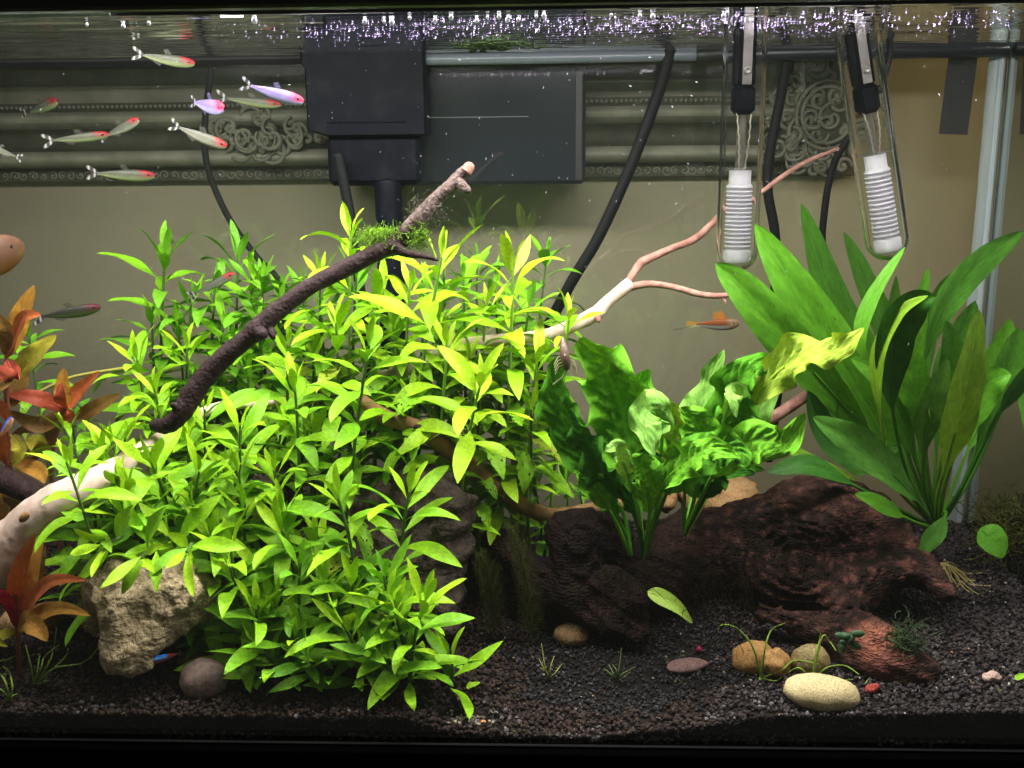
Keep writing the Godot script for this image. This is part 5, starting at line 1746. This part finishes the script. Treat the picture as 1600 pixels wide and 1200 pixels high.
func red_plants() -> void:
	var z := -0.05
	var f := at(26, 1030, z)
	f.y = ground_h(f.x, z) - 0.003
	var r := [26, 985, z]
	var t := leafy("red_plant", "coral red leaved stem plant at the front left beside the pale trunk", "plant", f, [
		[[r, [24, 930, z], [34, 880, z + 0.01], [56, 834, z + 0.01]], 30, 0.05, 10, 0.1, 0],
		[[r, [38, 950, z], [50, 890, z], [68, 830, z - 0.01]], 38, 0.05, -15, 0.1, 2],
		[[r, [44, 945, z + 0.01], [80, 908, z + 0.02], [136, 906, z + 0.03]], 28, 0.05, 0, 0.7, 0],
		[[r, [54, 965, z + 0.01], [95, 950, z + 0.02], [142, 962, z + 0.03]], 28, 0.05, 0, 0.8, 2],
		[[r, [40, 970, z + 0.015], [60, 982, z + 0.025], [74, 1002, z + 0.03]], 36, 0.05, 0, 0.6, 2],
		[[r, [18, 950, z + 0.01], [0, 930, z + 0.02], [-30, 928, z + 0.02]], 26, 0.05, 0, 0.5, 4],
		[[r, [50, 920, z - 0.01], [60, 870, z - 0.015], [66, 840, z - 0.02]], 30, 0.05, 10, 0.1, 3],
		[[r, [10, 990, z + 0.01], [-5, 1000, z + 0.02], [12, 1010, z + 0.025]], 18, 0.05, 0, 0.5, 5]], M.red, 0.25, 0.1, 9.0, 0.75, 0.001)
	var b := MB.new()
	b.tube([Vector3.ZERO, at(27, 985, z) - f, at(22, 930, z) - f], [0.0018], 7)
	part("stem", b.commit(), M.red_stem, t)

	f = ground_at(92, 830)
	z = -0.23
	f = at(88, 800, z)
	f.y = ground_h(f.x, z)
	r = [103, 640, z]
	t = leafy("red_plant", "red leaved stem plant with star of leaves at mid height on the left", "plant", f, [
		[[r, [98, 610, z], [100, 575, z]], 26, 0.05, 10, 0.1, 2],
		[[r, [122, 612, z], [156, 580, z + 0.01]], 24, 0.05, -10, 0.3, 0],
		[[r, [60, 622, z + 0.02], [12, 617, z + 0.03]], 26, 0.05, 0, 0.5, 1],
		[[r, [62, 664, z + 0.01], [16, 642, z + 0.02]], 28, 0.05, 0, 0.4, 3],
		[[[118, 655, z], [150, 636, z + 0.02], [188, 616, z + 0.02]], 24, 0.05, 0, 0.3, 3],
		[[r, [95, 625, z + 0.02], [96, 598, z + 0.02]], 22, 0.05, 0, 0.2, 1],
		[[r, [82, 670, z], [80, 700, z]], 26, 0.05, 0, 0.1, 3],
		[[[80, 690, z], [50, 712, z + 0.01], [22, 752, z + 0.02]], 22, 0.05, 0, 0.3, 3],
		[[[66, 672, z], [35, 672, z + 0.01], [8, 698, z + 0.02]], 14, 0.05, 0, 0.5, 3],
		[[[75, 720, z], [60, 695, z + 0.02], [40, 690, z + 0.02]], 34, 0.05, 0, 0.3, 5],
		[[[92, 655, z], [112, 650, z + 0.03], [105, 640, z + 0.035]], 18, 0.05, 0, 0.2, 1]], M.red, 0.25, 0.1, 9.0, 0.75, 0.001)
	b = MB.new()
	b.tube(curve([Vector3.ZERO, at(80, 730, z) - f, at(103, 640, z) - f], 12), [0.0018], 7)
	part("stem", b.commit(), M.red_stem, t)

	z = -0.2
	f = at(10, 800, z)
	f.y = ground_h(f.x, z)
	r = [10, 560, z]
	t = leafy("red_plant", "tallest orange leaved stem plant at the left edge", "plant", f, [
		[[r, [28, 505, z], [54, 446, z]], 34, 0.05, 5, 0.1, 2],
		[[r, [34, 500, z + 0.02], [64, 492, z + 0.03]], 22, 0.1, 0, 0.5, 0],
		[[r, [10, 520, z + 0.01], [-6, 490, z + 0.01]], 30, 0.05, 0, 0.2, 3],
		[[r, [20, 590, z + 0.02], [-10, 570, z + 0.03]], 30, 0.05, 0, 0.4, 1],
		[[[14, 600, z], [48, 560, z + 0.01], [88, 524, z + 0.01]], 34, 0.15, -10, 0.3, 5],
		[[[14, 590, z], [0, 595, z + 0.02], [-20, 610, z + 0.02]], 36, 0.1, 0, 0.3, 3],
		[[[14, 640, z], [28, 590, z - 0.01], [26, 560, z - 0.01]], 34, 0.05, 20, 0.1, 3],
		[[[12, 660, z], [2, 640, z + 0.02], [-12, 625, z + 0.02]], 30, 0.05, 0, 0.3, 0],
		[[[14, 720, z], [60, 735, z + 0.02], [70, 755, z + 0.03]], 26, 0.1, 0, 0.6, 2],
		[[[10, 740, z], [20, 770, z + 0.02], [34, 800, z + 0.03]], 34, 0.1, 0, 0.3, 3],
		[[[10, 730, z], [4, 700, z + 0.02], [2, 660, z + 0.03]], 26, 0.1, 0, 0.2, 0],
		[[[12, 760, z], [2, 790, z + 0.02], [12, 830, z + 0.02]], 30, 0.1, 0, 0.3, 2],
		[[[12, 780, z], [40, 780, z + 0.02], [60, 790, z + 0.02]], 22, 0.1, 0, 0.5, 5],
		[[[16, 680, z], [30, 700, z + 0.02], [20, 730, z + 0.02]], 26, 0.1, 0, 0.3, 5]], M.red, 0.25, 0.12, 9.0, 0.75, 0.001)
	b = MB.new()
	b.tube(curve([Vector3.ZERO, at(14, 690, z) - f, at(10, 555, z) - f], 12), [0.002], 7)
	part("stem", b.commit(), M.red_stem, t)
	cord("thin yellow bare stem lying slantwise behind the red leaf star", [[62, 612, -0.26], [110, 590, -0.26], [175, 578, -0.26], [210, 574, -0.26]], 0.0016, "bare_stem", "plant", mat(lin(0.45, 0.42, 0.08), 0.6))
	cord("thin dark arching stem between red leaf star and thicket", [[112, 622, -0.31], [130, 640, -0.31], [145, 670, -0.31], [152, 710, -0.31], [150, 760, -0.31]], 0.0017, "bare_stem", "plant", M.stem)


# ---------------------------------------------------------------- grasses, moss
func tuft(label: String, px: float, py: float, blades: Array, m: Material, r := 0.0009, called := "hair_grass", category := "plant") -> void:
	# blades: lists of photo offsets from the foot
	var f := ground_at(px, py)
	var t := thing(called, label, category, f)
	for q in blades:
		var pts := [Vector3.ZERO]
		for k in q.size():
			pts.append(at(px + q[k][0], py + q[k][1], f.z + 0.004 * (k + 1) * (1.0 if pts.size() % 2 else -0.5)) - f)
		for k in range(1, pts.size()):
			var floor_y := ground_h(pts[k].x + f.x, pts[k].z + f.z) - f.y + 0.001
			pts[k].y = maxf(pts[k].y, floor_y)
		var n := 12
		var c := curve(pts, n)
		var rr := []
		for k in n:
			rr.append(r * lerpf(1.0, 0.35, float(k) / n))
		var b := MB.new()
		b.tube(c, rr, 5)
		part("blade", b.commit(), m, t)


func fuzz(label: String, called: String, o: Vector3, size: Vector3, count: int, len_: float, m: Material, r := 0.0004, up := 0.5) -> void:
	var b := MB.new()
	for k in count:
		var p := Vector3(rng.randfn(), rng.randfn(), rng.randfn()) * 0.45 * size
		var d := (Vector3(rng.randfn(), rng.randfn() + up, rng.randfn())).normalized()
		var pts := [p]
		for j in 3:
			d = (d + Vector3(rng.randfn(), rng.randfn(), rng.randfn()) * 0.4).normalized()
			pts.append(pts[j] + d * len_ / 3.0)
		b.tube(pts, [r], 4, false)
	var x := part(called, b.commit(), m)
	x.position = o
	tag(x, label, "moss")


func small_plants() -> void:
	var g := mat(lin(0.20, 0.34, 0.03), 0.6)
	var dim := mat(lin(0.10, 0.16, 0.03), 0.6)
	var yel := mat(lin(0.28, 0.30, 0.05), 0.6)
	tuft("yellowish grass tuft on the dark sand below the half buried pebble", 858, 1063, [[[-8, -18], [-16, -34]], [[-6, -20], [-12, -58]], [[2, -20], [8, -38]], [[10, -12], [20, -26]], [[-4, -12], [-14, -20]]], yel, 0.0008)
	tuft("dim grass tuft in front of the dark roots", 963, 1068, [[[4, -20], [8, -56]], [[-8, -14], [-20, -24]], [[8, -14], [30, -26]], [[0, -20], [-6, -30]], [[12, -10], [22, -18]], [[-4, -14], [-12, -30]]], dim, 0.0008)
	tuft("arching green grass blades over the orange tan pebble", 1190, 1060, [[[-14, -50], [-38, -78], [-62, -84], [-68, -72]], [[6, -50], [16, -76], [36, -86]], [[-4, 10], [-2, 14]], [[30, -12], [52, -28], [90, -22]], [[22, 8], [36, -6]]], g, 0.0010)
	tuft("sprawling green grass blades behind the big cream pebble", 1270, 1066, [[[4, -40], [12, -72], [8, -82]], [[14, -70], [26, -64], [36, -50]], [[-20, -22], [-38, -16]], [[20, -22], [50, -26], [72, -12]], [[40, -2], [62, 8]], [[70, 10], [86, 26]]], g, 0.0009)
	tuft("bright green grass tuft at the front left with a long runner", 54, 1074, [[[-6, -34], [-14, -66]], [[10, -30], [16, -48], [38, -66]], [[20, -34], [30, -60], [34, -94]], [[30, -30], [80, -40], [120, -86], [155, -100]], [[4, -24], [8, -50]], [[24, -24], [50, -50], [52, -60]], [[20, -10], [24, 0]]], g, 0.0011)
	tuft("small curling green tuft at the left edge of the gravel", 15, 1098, [[[-6, -30], [-14, -44], [-24, -52]], [[4, -24], [0, -46], [-10, -56]], [[-8, -16], [-24, -26]], [[4, -10], [12, -14]]], g, 0.0011)
	tuft("flat green blade at the left edge above the curling tuft", -6, 1034, [[[14, -2], [32, -10]]], g, 0.0012)
	# feathery dim stems in the middle
	for e in [[770, 1000, 752, 868, "dim feathery stem plant nearest the dark layered rock"], [832, 1008, 800, 826, "taller dim feathery stem plant in front of the wood's left arm"]]:
		var f := ground_at(e[0], e[1])
		var t := thing("feathery_plant", e[4], "plant", f)
		var top := at(e[2], e[3], f.z) - f
		var b := MB.new()
		b.tube(curve([Vector3.ZERO, top * 0.5 + Vector3(0.005, 0, 0), top], 12), [0.0008], 5)
		part("stem", b.commit(), M.stem, t)
		b = MB.new()
		for k in 46:
			var u := 0.12 + 0.88 * k / 45.0
			var p := top * u + Vector3(0.005 * sin(u * PI), 0, 0)
			for j in 7:
				var a := TAU * j / 7.0 + k
				var L := 0.013 * (1.0 if u < 0.85 else 0.6)
				b.tube([p, p + Vector3(cos(a) * L, L * (0.25 + u * 0.5), sin(a) * L)], [0.00032, 0.00012], 3, false)
		part("needles", b.commit(), M.dim_moss, t).set_meta("kind", "stuff")
	fuzz("green moss tuft growing on top of the dark branch", "moss", at(604, 374, -0.12), Vector3(0.028, 0.010, 0.012), 1100, 0.0055, M.moss, 0.00026)
	fuzz("small moss tuft on the dark branch right of the bigger one", "moss", at(655, 372, -0.118), Vector3(0.010, 0.012, 0.009), 260, 0.005, M.moss, 0.00025)
	fuzz("pale fuzz on the bare upper end of the dark branch", "algae", at(664, 330, -0.12), Vector3(0.020, 0.016, 0.008), 260, 0.003, mat(lin(0.10, 0.08, 0.07), 0.9), 0.00012)
	var m := at(1588, 822, -0.26)
	fuzz("olive tangle of moss and roots at the far right end", "moss", m, Vector3(0.05, 0.03, 0.04), 520, 0.02, M.dim_moss, 0.0005)
	fuzz("dark green moss on the far end of the driftwood foot", "moss", at(1412, 1000, -0.06), Vector3(0.018, 0.016, 0.012), 220, 0.01, mat(lin(0.03, 0.07, 0.015), 0.8), 0.0004)


# ---------------------------------------------------------------- fish
func fish_body(b: MB, L: float, H: float, W: float, paint: Callable, bend := 0.0, sharp := 0.72) -> void:
	# nose at +x
	var n := 26
	var s := 16
	var first := b.v.size()
	for i in n + 1:
		var t := float(i) / n # 0 at the nose
		var prof := pow(sin(PI * pow(clampf(t * 0.97 + 0.012, 0, 1), 0.62)), sharp)
		if t > 0.8:
			prof = maxf(prof, 0.27 - 0.25 * (t - 0.8))
		var h := H * 0.5 * prof
		var w := W * 0.5 * pow(prof, 1.1) * (1.0 - 0.55 * t)
		var cz := bend * t * t * L
		var cy := -0.05 * H * sin(PI * t)
		for k in s:
			var a := TAU * k / s
			var y := sin(a)
			b.col = paint.call(t, y)
			b.add(Vector3(L * (0.5 - t), cy + y * h * (1.0 if y > 0 else 1.08), cz + cos(a) * w))
	b.grid(n + 1, s, first, true)
	b.col = Color.WHITE


func fin(b: MB, pts: Array, c0: Color, c1: Color) -> void:
	# a thin two sided fan: first half of pts the root, second half the edge back again
	var n := pts.size() / 2
	for dz in [0.0002, -0.0002]:
		var first := b.v.size()
		for i in n:
			var a: Vector3 = pts[i]
			var e: Vector3 = pts[pts.size() - 1 - i]
			for j in 4:
				b.col = c0.lerp(c1, j / 3.0)
				b.add(a.lerp(e, j / 3.0) + Vector3(0, 0, dz * (1.0 - j / 3.0)))
		b.grid(n, 4, first)
	b.col = Color.WHITE


func place(t: Node3D, tail: Vector3, nose: Vector3, yaw_cam := 0.0) -> void:
	var x := (nose - tail).normalized()
	var zz := x.cross(Vector3.UP).normalized()
	var y := zz.cross(x)
	t.transform = Transform3D(Basis(x, y, zz), (nose + tail) / 2.0)


var fish_kinds := {}


func tetra(label: String, tail: Vector3, nose: Vector3, tone: String, h := 0.25) -> void:
	# turned side on to the onlooker, nose on its sight line
	var dz := -(nose.x - tail.x) * (cam_at.x - nose.x) / (cam_at.z - nose.z)
	nose = cam_at + (nose - cam_at) * ((nose.z + dz - cam_at.z) / (nose.z - cam_at.z))
	h *= 0.88
	var t := thing("tetra", label, "fish", Vector3.ZERO, "red nosed tetras schooling at the upper left")
	var L := (nose - tail).length() * 0.84
	var silver: Color = {"dim": Color(0.055, 0.06, 0.042), "clear": Color(0.085, 0.09, 0.07), "lilac": Color(0.14, 0.11, 0.25), "dark": Color(0.02, 0.022, 0.014)}[tone]
	var belly: Color = {"dim": Color(0.13, 0.16, 0.075), "clear": Color(0.16, 0.17, 0.125), "lilac": Color(0.26, 0.25, 0.42), "dark": Color(0.04, 0.06, 0.02)}[tone]
	var red: Color = {"dim": Color(0.16, 0.008, 0.012), "clear": Color(0.26, 0.008, 0.014), "lilac": Color(0.4, 0.012, 0.04), "dark": Color(0.06, 0.003, 0.009)}[tone]
	var paint := func(u: float, y: float) -> Color:
		var c := silver.lerp(belly, smooth(0.1, -0.6, y)).lerp(silver * 0.5, smooth(0.5, 1.0, y))
		c = c * (1.0 + 0.25 * fine.get_noise_2d(u * 2400.0, y * 700.0))
		c = c.lerp(silver * 0.6, 0.6 * exp(-pow((y - 0.15) / 0.12, 2.0)) * smooth(0.3, 0.6, u))
		c = c.lerp(red, smooth(0.30, 0.08, u - 0.08 * y) * smooth(-0.75, -0.2, y - (0.25 - u)))
		return c
	var b := MB.new()
	fish_body(b, L, L * h, L * 0.15, paint, rng.randf_range(-0.15, 0.15))
	part("body", b.commit(), M.fishskin, t)
	# tail: two lobes, black and white bars
	b = MB.new()
	for s in [-1.0, 1.0]:
		var first := b.v.size()
		for i in 13:
			var u := i / 12.0
			var w := L * (0.018 + 0.065 * sin(PI * minf(u * 0.8 + 0.08, 1.0)))
			var mid := Vector3(-L * (0.485 + 0.2 * u), s * L * (0.012 + 0.10 * u), 0)
			for j in 2:
				var band := fposmod(u * 2.3 + 0.05, 1.0)
				b.col = Color(0.24, 0.24, 0.22) if band > 0.62 else Color(0.012, 0.012, 0.014)
				if u > 0.9:
					b.col = silver
				b.add(mid + Vector3(0, (j - 0.5) * w, 0.0), Vector2(u, j))
		b.grid(13, 2, first)
	b.col = Color.WHITE
	part("tail_fin", b.commit(), M.fishfin, t)
	b = MB.new()
	fin(b, [Vector3(L * 0.06, L * h * 0.42, 0), Vector3(-L * 0.06, L * h * 0.36, 0), Vector3(-L * 0.12, L * h * 0.75, 0), Vector3(-L * 0.03, L * h * 0.88, 0)], silver * 0.8, silver * 0.9)
	part("dorsal_fin", b.commit(), M.clearfin, t)
	b = MB.new()
	fin(b, [Vector3(-L * 0.1, -L * h * 0.42, 0), Vector3(-L * 0.3, -L * h * 0.24, 0), Vector3(-L * 0.3, -L * h * 0.4, 0), Vector3(-L * 0.16, -L * h * 0.72, 0)], silver * 0.8, silver * 0.9)
	part("anal_fin", b.commit(), M.clearfin, t)
	for s in [-1.0, 1.0]:
		b = MB.new()
		b.ball(Vector3(L * 0.385, L * h * 0.06, s * L * 0.050), Vector3(L * 0.027, L * 0.027, L * 0.013), 6, 10)
		part("eye", b.commit(), M.eye, t)
	place(t, tail, nose)


func fish() -> void:
	M.fishskin = mat(Color.WHITE, 0.5, 0.35)
	M.fishskin.vertex_color_use_as_albedo = true
	M.fishfin = mat(Color.WHITE, 0.6)
	M.fishfin.vertex_color_use_as_albedo = true
	M.clearfin = mat(Color(1, 1, 1, 0.28), 0.5)
	M.clearfin.vertex_color_use_as_albedo = true
	M.clearfin.transparency = BaseMaterial3D.TRANSPARENCY_ALPHA
	M.eye = mat(lin(0.012, 0.01, 0.01), 0.2)
	var z := -0.22
	tetra("red nosed fish highest in the tank, just under the waterline left of the cord", at(214, 84, -0.2), at(312, 101, -0.2), "dim")
	tetra("small red nosed fish by the beaded moulding at the far left", at(36, 176, -0.3), at(95, 156, -0.26), "dim", 0.3)
	tetra("red nosed fish overlapping the tail fish, nearer the cord", at(160, 214, -0.26), at(222, 184, -0.24), "clear", 0.28)
	tetra("red nosed fish trailing behind another, second row at left", at(74, 220, z), at(178, 209, z), "dim", 0.2)
	tetra("sharp silver red nosed fish crossing in front of the cord", at(272, 196, -0.17), at(361, 232, -0.17), "clear", 0.26)
	tetra("bright lilac red nosed fish next to the filter", at(384, 132, -0.1), at(482, 161, -0.1), "lilac", 0.27)
	tetra("lilac red nosed fish turned half towards the viewer at the cord", at(302, 159, -0.19), at(355, 171, -0.15), "lilac", 0.36)
	tetra("grey red nosed fish half hidden behind the bright lilac one", at(345, 152, -0.27), at(446, 165, -0.27), "dim", 0.2)
	tetra("red nosed fish lowest of the upper school, under the silver frame", at(143, 270, -0.24), at(250, 275, -0.24), "dim", 0.24)
	tetra("fish cut off by the left edge beside the frame, heading out", at(30, 246, -0.2), at(-34, 222, -0.2), "clear", 0.26)
	tetra("dark red nosed fish alone above the red plants", at(58, 497, -0.2), at(165, 478, -0.2), "dark", 0.24)
	tetra("whitish red nosed fish swimming up among the back stem plants", at(300, 462, -0.27), at(372, 424, -0.27), "clear", 0.22)

	# swordtail
	var t := thing("swordtail", "orange and grey swordtail fish with long tail under the forked pale twigs", "fish")
	var L := 0.0
	var tail := at(1088, 507, -0.33)
	var nose := at(1155, 505, -0.33)
	L = (nose - tail).length()
	var paint := func(u: float, y: float) -> Color:
		var c := Color(0.20, 0.06, 0.012) if y > -0.1 else Color(0.2, 0.21, 0.18)
		c = c.lerp(Color(0.2, 0.13, 0.08), smooth(0.35, 0.2, u))
		return c.lerp(Color(0.03, 0.02, 0.015), exp(-pow((y + 0.08) / 0.1, 2.0)) * smooth(0.2, 0.3, u))
	var b := MB.new()
	fish_body(b, L, L * 0.27, L * 0.17, paint)
	part("body", b.commit(), M.fishskin, t)
	b = MB.new()
	var lx := L / 2.0
	fin(b, [Vector3(L * 0.2, L * 0.11, 0), Vector3(-L * 0.1, L * 0.11, 0), Vector3(-L * 0.12, L * 0.26, 0), Vector3(L * 0.1, L * 0.32, 0)], Color(0.4, 0.13, 0.01), Color(0.3, 0.16, 0.03))
	part("dorsal_fin", b.commit(), M.fishfin, t)
	b = MB.new()
	fin(b, [Vector3(-lx * 0.9, L * 0.05, 0), Vector3(-lx * 0.9, -L * 0.03, 0), Vector3(-lx * 1.5, -L * 0.03, 0), Vector3(-lx * 1.4, L * 0.10, 0)], Color(0.4, 0.16, 0.02), Color(0.3, 0.2, 0.04))
	part("tail_fin", b.commit(), M.fishfin, t)
	b = MB.new()
	fin(b, [Vector3(-lx * 0.9, 0.0, 0), Vector3(-lx * 0.85, -L * 0.05, 0), Vector3(-lx * 2.1, -L * 0.12, 0), Vector3(-lx * 2.0, -L * 0.10, 0)], Color(0.3, 0.34, 0.16), Color(0.02, 0.02, 0.015))
	part("tail_sword", b.commit(), M.fishfin, t)
	for s in [-1.0, 1.0]:
		b = MB.new()
		b.ball(Vector3(L * 0.36, L * 0.01, s * L * 0.055), Vector3(L * 0.028, L * 0.028, L * 0.012), 6, 10)
		part("eye", b.commit(), M.eye, t)
	place(t, tail, nose)

	# orange fish entering from the left
	t = thing("orange_fish", "big orange pink fish whose head enters at the left edge", "fish")
	tail = at(-110, 425, -0.05)
	nose = at(37, 384, -0.13)
	L = (nose - tail).length()
	paint = func(u: float, y: float) -> Color: return Color(0.075, 0.036, 0.022).lerp(Color(0.07, 0.022, 0.003), smooth(0.0, -0.9, y)).lerp(Color(0.10, 0.062, 0.022), smooth(0.18, 0.05, u) * smooth(0.2, -0.3, y))
	b = MB.new()
	fish_body(b, L, L * 0.36, L * 0.17, paint, 0.0, 1.05)
	part("body", b.commit(), M.fishskin, t)
	for s in [-1.0, 1.0]:
		b = MB.new()
		b.ball(Vector3(L * 0.315, L * 0.035, s * L * 0.058), Vector3(L * 0.022, L * 0.026, L * 0.010), 6, 10)
		part("eye", b.commit(), M.eye, t)
	b = MB.new()
	b.tube([Vector3(L * 0.49, -L * 0.012, L * 0.012), Vector3(L * 0.465, -L * 0.022, L * 0.026), Vector3(L * 0.44, -L * 0.034, L * 0.034)], [L * 0.0035], 5, false)
	part("mouth", b.commit(), M.eye, t)
	b = MB.new()
	fin(b, [Vector3(-L * 0.45, L * 0.05, 0), Vector3(-L * 0.45, -L * 0.05, 0), Vector3(-L * 0.65, -L * 0.18, 0), Vector3(-L * 0.65, L * 0.18, 0)], Color(0.4, 0.2, 0.1), Color(0.4, 0.15, 0.05))
	part("tail_fin", b.commit(), M.fishfin, t)
	place(t, tail, nose)

	neon("small neon blue striped fish under the sandy rock's edge", at(276, 1022, -0.03), at(228, 1034, -0.022), Color(0.02, 0.22, 1.0), Color(0.4, 0.06, 0.05))
	neon("tiny blue and orange fish at the left edge among red leaves", at(-2, 684, -0.16), at(19, 652, -0.16), Color(0.04, 0.08, 0.8), Color(0.6, 0.25, 0.05))
	# shrimp
	t = thing("shrimp", "little brown striped shrimp perched on the ruffled plant's left top", "shrimp", at(883, 556, -0.115))
	var up := (at(879, 528, -0.12) - t.position)
	b = MB.new()
	var pts := []
	var rr := []
	for k in 11:
		var u := k / 10.0
		pts.append(-up * 0.75 + up * 1.75 * u + Vector3(0, 0, 0.004 * sin(u * PI)))
		rr.append(0.0042 * pow(sin(PI * (0.12 + 0.8 * u)), 0.7))
	b.tube(pts, rr, 10)
	part("shell", b.commit(), mat(lin(0.10, 0.055, 0.04), 0.5), t)
	b = MB.new()
	b.tube([pts[5] + Vector3(0, 0, 0.0042), pts[8] + Vector3(0, 0, 0.0038), pts[10] + Vector3(0, 0, 0.0022)], [0.0006], 5)
	part("back_stripe", b.commit(), mat(lin(0.5, 0.4, 0.28), 0.5), t)
	b = MB.new()
	for s in [-1.0, 1.0]:
		for k in 4:
			var q: Vector3 = pts[2 + k]
			b.tube([q, q + Vector3(s * 0.006, -0.002, 0.002), q + Vector3(s * 0.009, -0.008, 0.003)], [0.0004], 4, false)
		b.tube([pts[1], pts[0] + Vector3(s * 0.004, -0.006, 0.003), pts[0] + Vector3(s * 0.012, -0.012, 0.004)], [0.0003], 4, false)
	part("legs", b.commit(), mat(lin(0.3, 0.3, 0.14), 0.5), t)


func neon(label: String, tail: Vector3, nose: Vector3, c0: Color, c1: Color) -> void:
	var t := thing("neon_fish", label, "fish")
	var L := (nose - tail).length()
	var paint := func(u: float, y: float) -> Color:
		if y > 0.0:
			return c0.lerp(Color(0.3, 0.7, 1.0), exp(-pow((y - 0.35) / 0.2, 2.0)) * smooth(0.1, 0.2, u) * 0.7) if u < 0.72 else c1
		return c1.lerp(Color(0.5, 0.3, 0.35), smooth(-0.6, -1.0, y))
	var b := MB.new()
	fish_body(b, L, L * 0.27, L * 0.16, paint)
	part("body", b.commit(), M.fishskin, t)
	b = MB.new()
	fin(b, [Vector3(-L * 0.46, L * 0.03, 0), Vector3(-L * 0.46, -L * 0.03, 0), Vector3(-L * 0.64, -L * 0.1, 0), Vector3(-L * 0.64, L * 0.1, 0)], c1 * 0.7, Color(0.2, 0.2, 0.2))
	part("tail_fin", b.commit(), M.clearfin, t)
	for s in [-1.0, 1.0]:
		b = MB.new()
		b.ball(Vector3(L * 0.39, L * 0.02, s * L * 0.045), Vector3(L * 0.025, L * 0.025, L * 0.012), 6, 8)
		part("eye", b.commit(), M.eye, t)
	place(t, tail, nose)


# ---------------------------------------------------------------- glints, bubbles and specks
func floaters() -> void:
	var s := SphereMesh.new()
	s.radius = 0.5
	s.height = 1.0
	s.radial_segments = 6
	s.rings = 3
	var lilac := mat(lin(0.42, 0.33, 0.62), 0.3)  # LED glints on the ripples, built as lilac specks
	var xf := []
	for k in 2800:
		var px := rng.randf_range(330, 1590)
		if px < 480 and rng.randf() < 0.75:
			continue
		if px > 1350 and rng.randf() < 0.6:
			continue
		var z := -0.045 - absf(rng.randfn()) * 0.10
		if z < -0.34:
			continue
		var x := at(px, 40, z).x
		if noise.get_noise_2d(x * 1100.0, z * 2600.0) < -0.06:
			continue
		var r := rng.randf_range(0.0003, 0.00075)
		if rng.randf() < 0.05:
			r *= 2.0
		xf.append(Transform3D(Basis(Vector3.BACK, rng.randf_range(0.3, 1.2)).scaled_local(Vector3(r * rng.randf_range(1.0, 2.2), r * 0.7, r)), Vector3(x, WATER - 0.0008, z)))
	scatter("surface_glint_bubbles", s, lilac, xf, [])
	s = SphereMesh.new()
	s.radius = 0.5
	s.height = 1.0
	s.radial_segments = 12
	s.rings = 6
	xf = []
	for q in [[398, 40], [600, 26], [680, 28], [705, 30], [640, 22], [745, 22], [793, 22], [795, 32], [810, 28], [838, 20], [850, 24], [762, 44], [780, 48], [570, 28], [612, 30], [1130, 33], [1136, 36], [135, 30], [192, 30], [233, 40], [955, 26], [1000, 22], [1020, 30], [1300, 18]]:
		var r := rng.randf_range(0.0022, 0.0042)
		var z := rng.randf_range(-0.05, -0.02)
		var p := at(q[0], q[1], z)
		xf.append(Transform3D(Basis().scaled_local(Vector3(r, r * 1.2, r)), Vector3(p.x, WATER - 0.001 - r * 0.3, z)))
	scatter("surface_glint_bubbles", s, mat(lin(0.35, 0.34, 0.4), 0.15), xf, [])
	# drifting specks
	xf = []
	for k in 210:
		var px := 800.0 + rng.randfn() * 230.0
		var py := rng.randf_range(85, 480)
		if rng.randf() < 0.4:
			px = rng.randf_range(0, 1590)
			py = rng.randf_range(85, 700)
		var z := rng.randf_range(-0.3, -0.02)
		var r := rng.randf_range(0.0003, 0.0006)
		var l := rng.randf_range(1.0, 5.0)
		xf.append(Transform3D(Basis(Vector3.BACK, rng.randfn() * 0.9 + PI / 2.0).scaled_local(Vector3(r * l, r, r)), at(px, py, z)))
	scatter("water_specks", s, mat(lin(0.4, 0.4, 0.46), 0.4), xf, [])
	# green reflection of the plants in the surface, built as a leaf mat
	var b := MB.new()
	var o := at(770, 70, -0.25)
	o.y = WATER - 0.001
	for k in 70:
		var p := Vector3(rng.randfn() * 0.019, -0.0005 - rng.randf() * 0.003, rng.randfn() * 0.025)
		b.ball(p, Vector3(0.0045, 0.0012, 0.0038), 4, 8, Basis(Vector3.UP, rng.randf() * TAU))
	var n := part("plant_reflection", b.commit(), leaf_mat(lin(0.05, 0.12, 0.008), noise_tex(0.05, 3, 77, [], 128)))
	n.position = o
	tag(n, "green reflection of the plants in the water surface above the filter, built as small leaf discs", "plant")
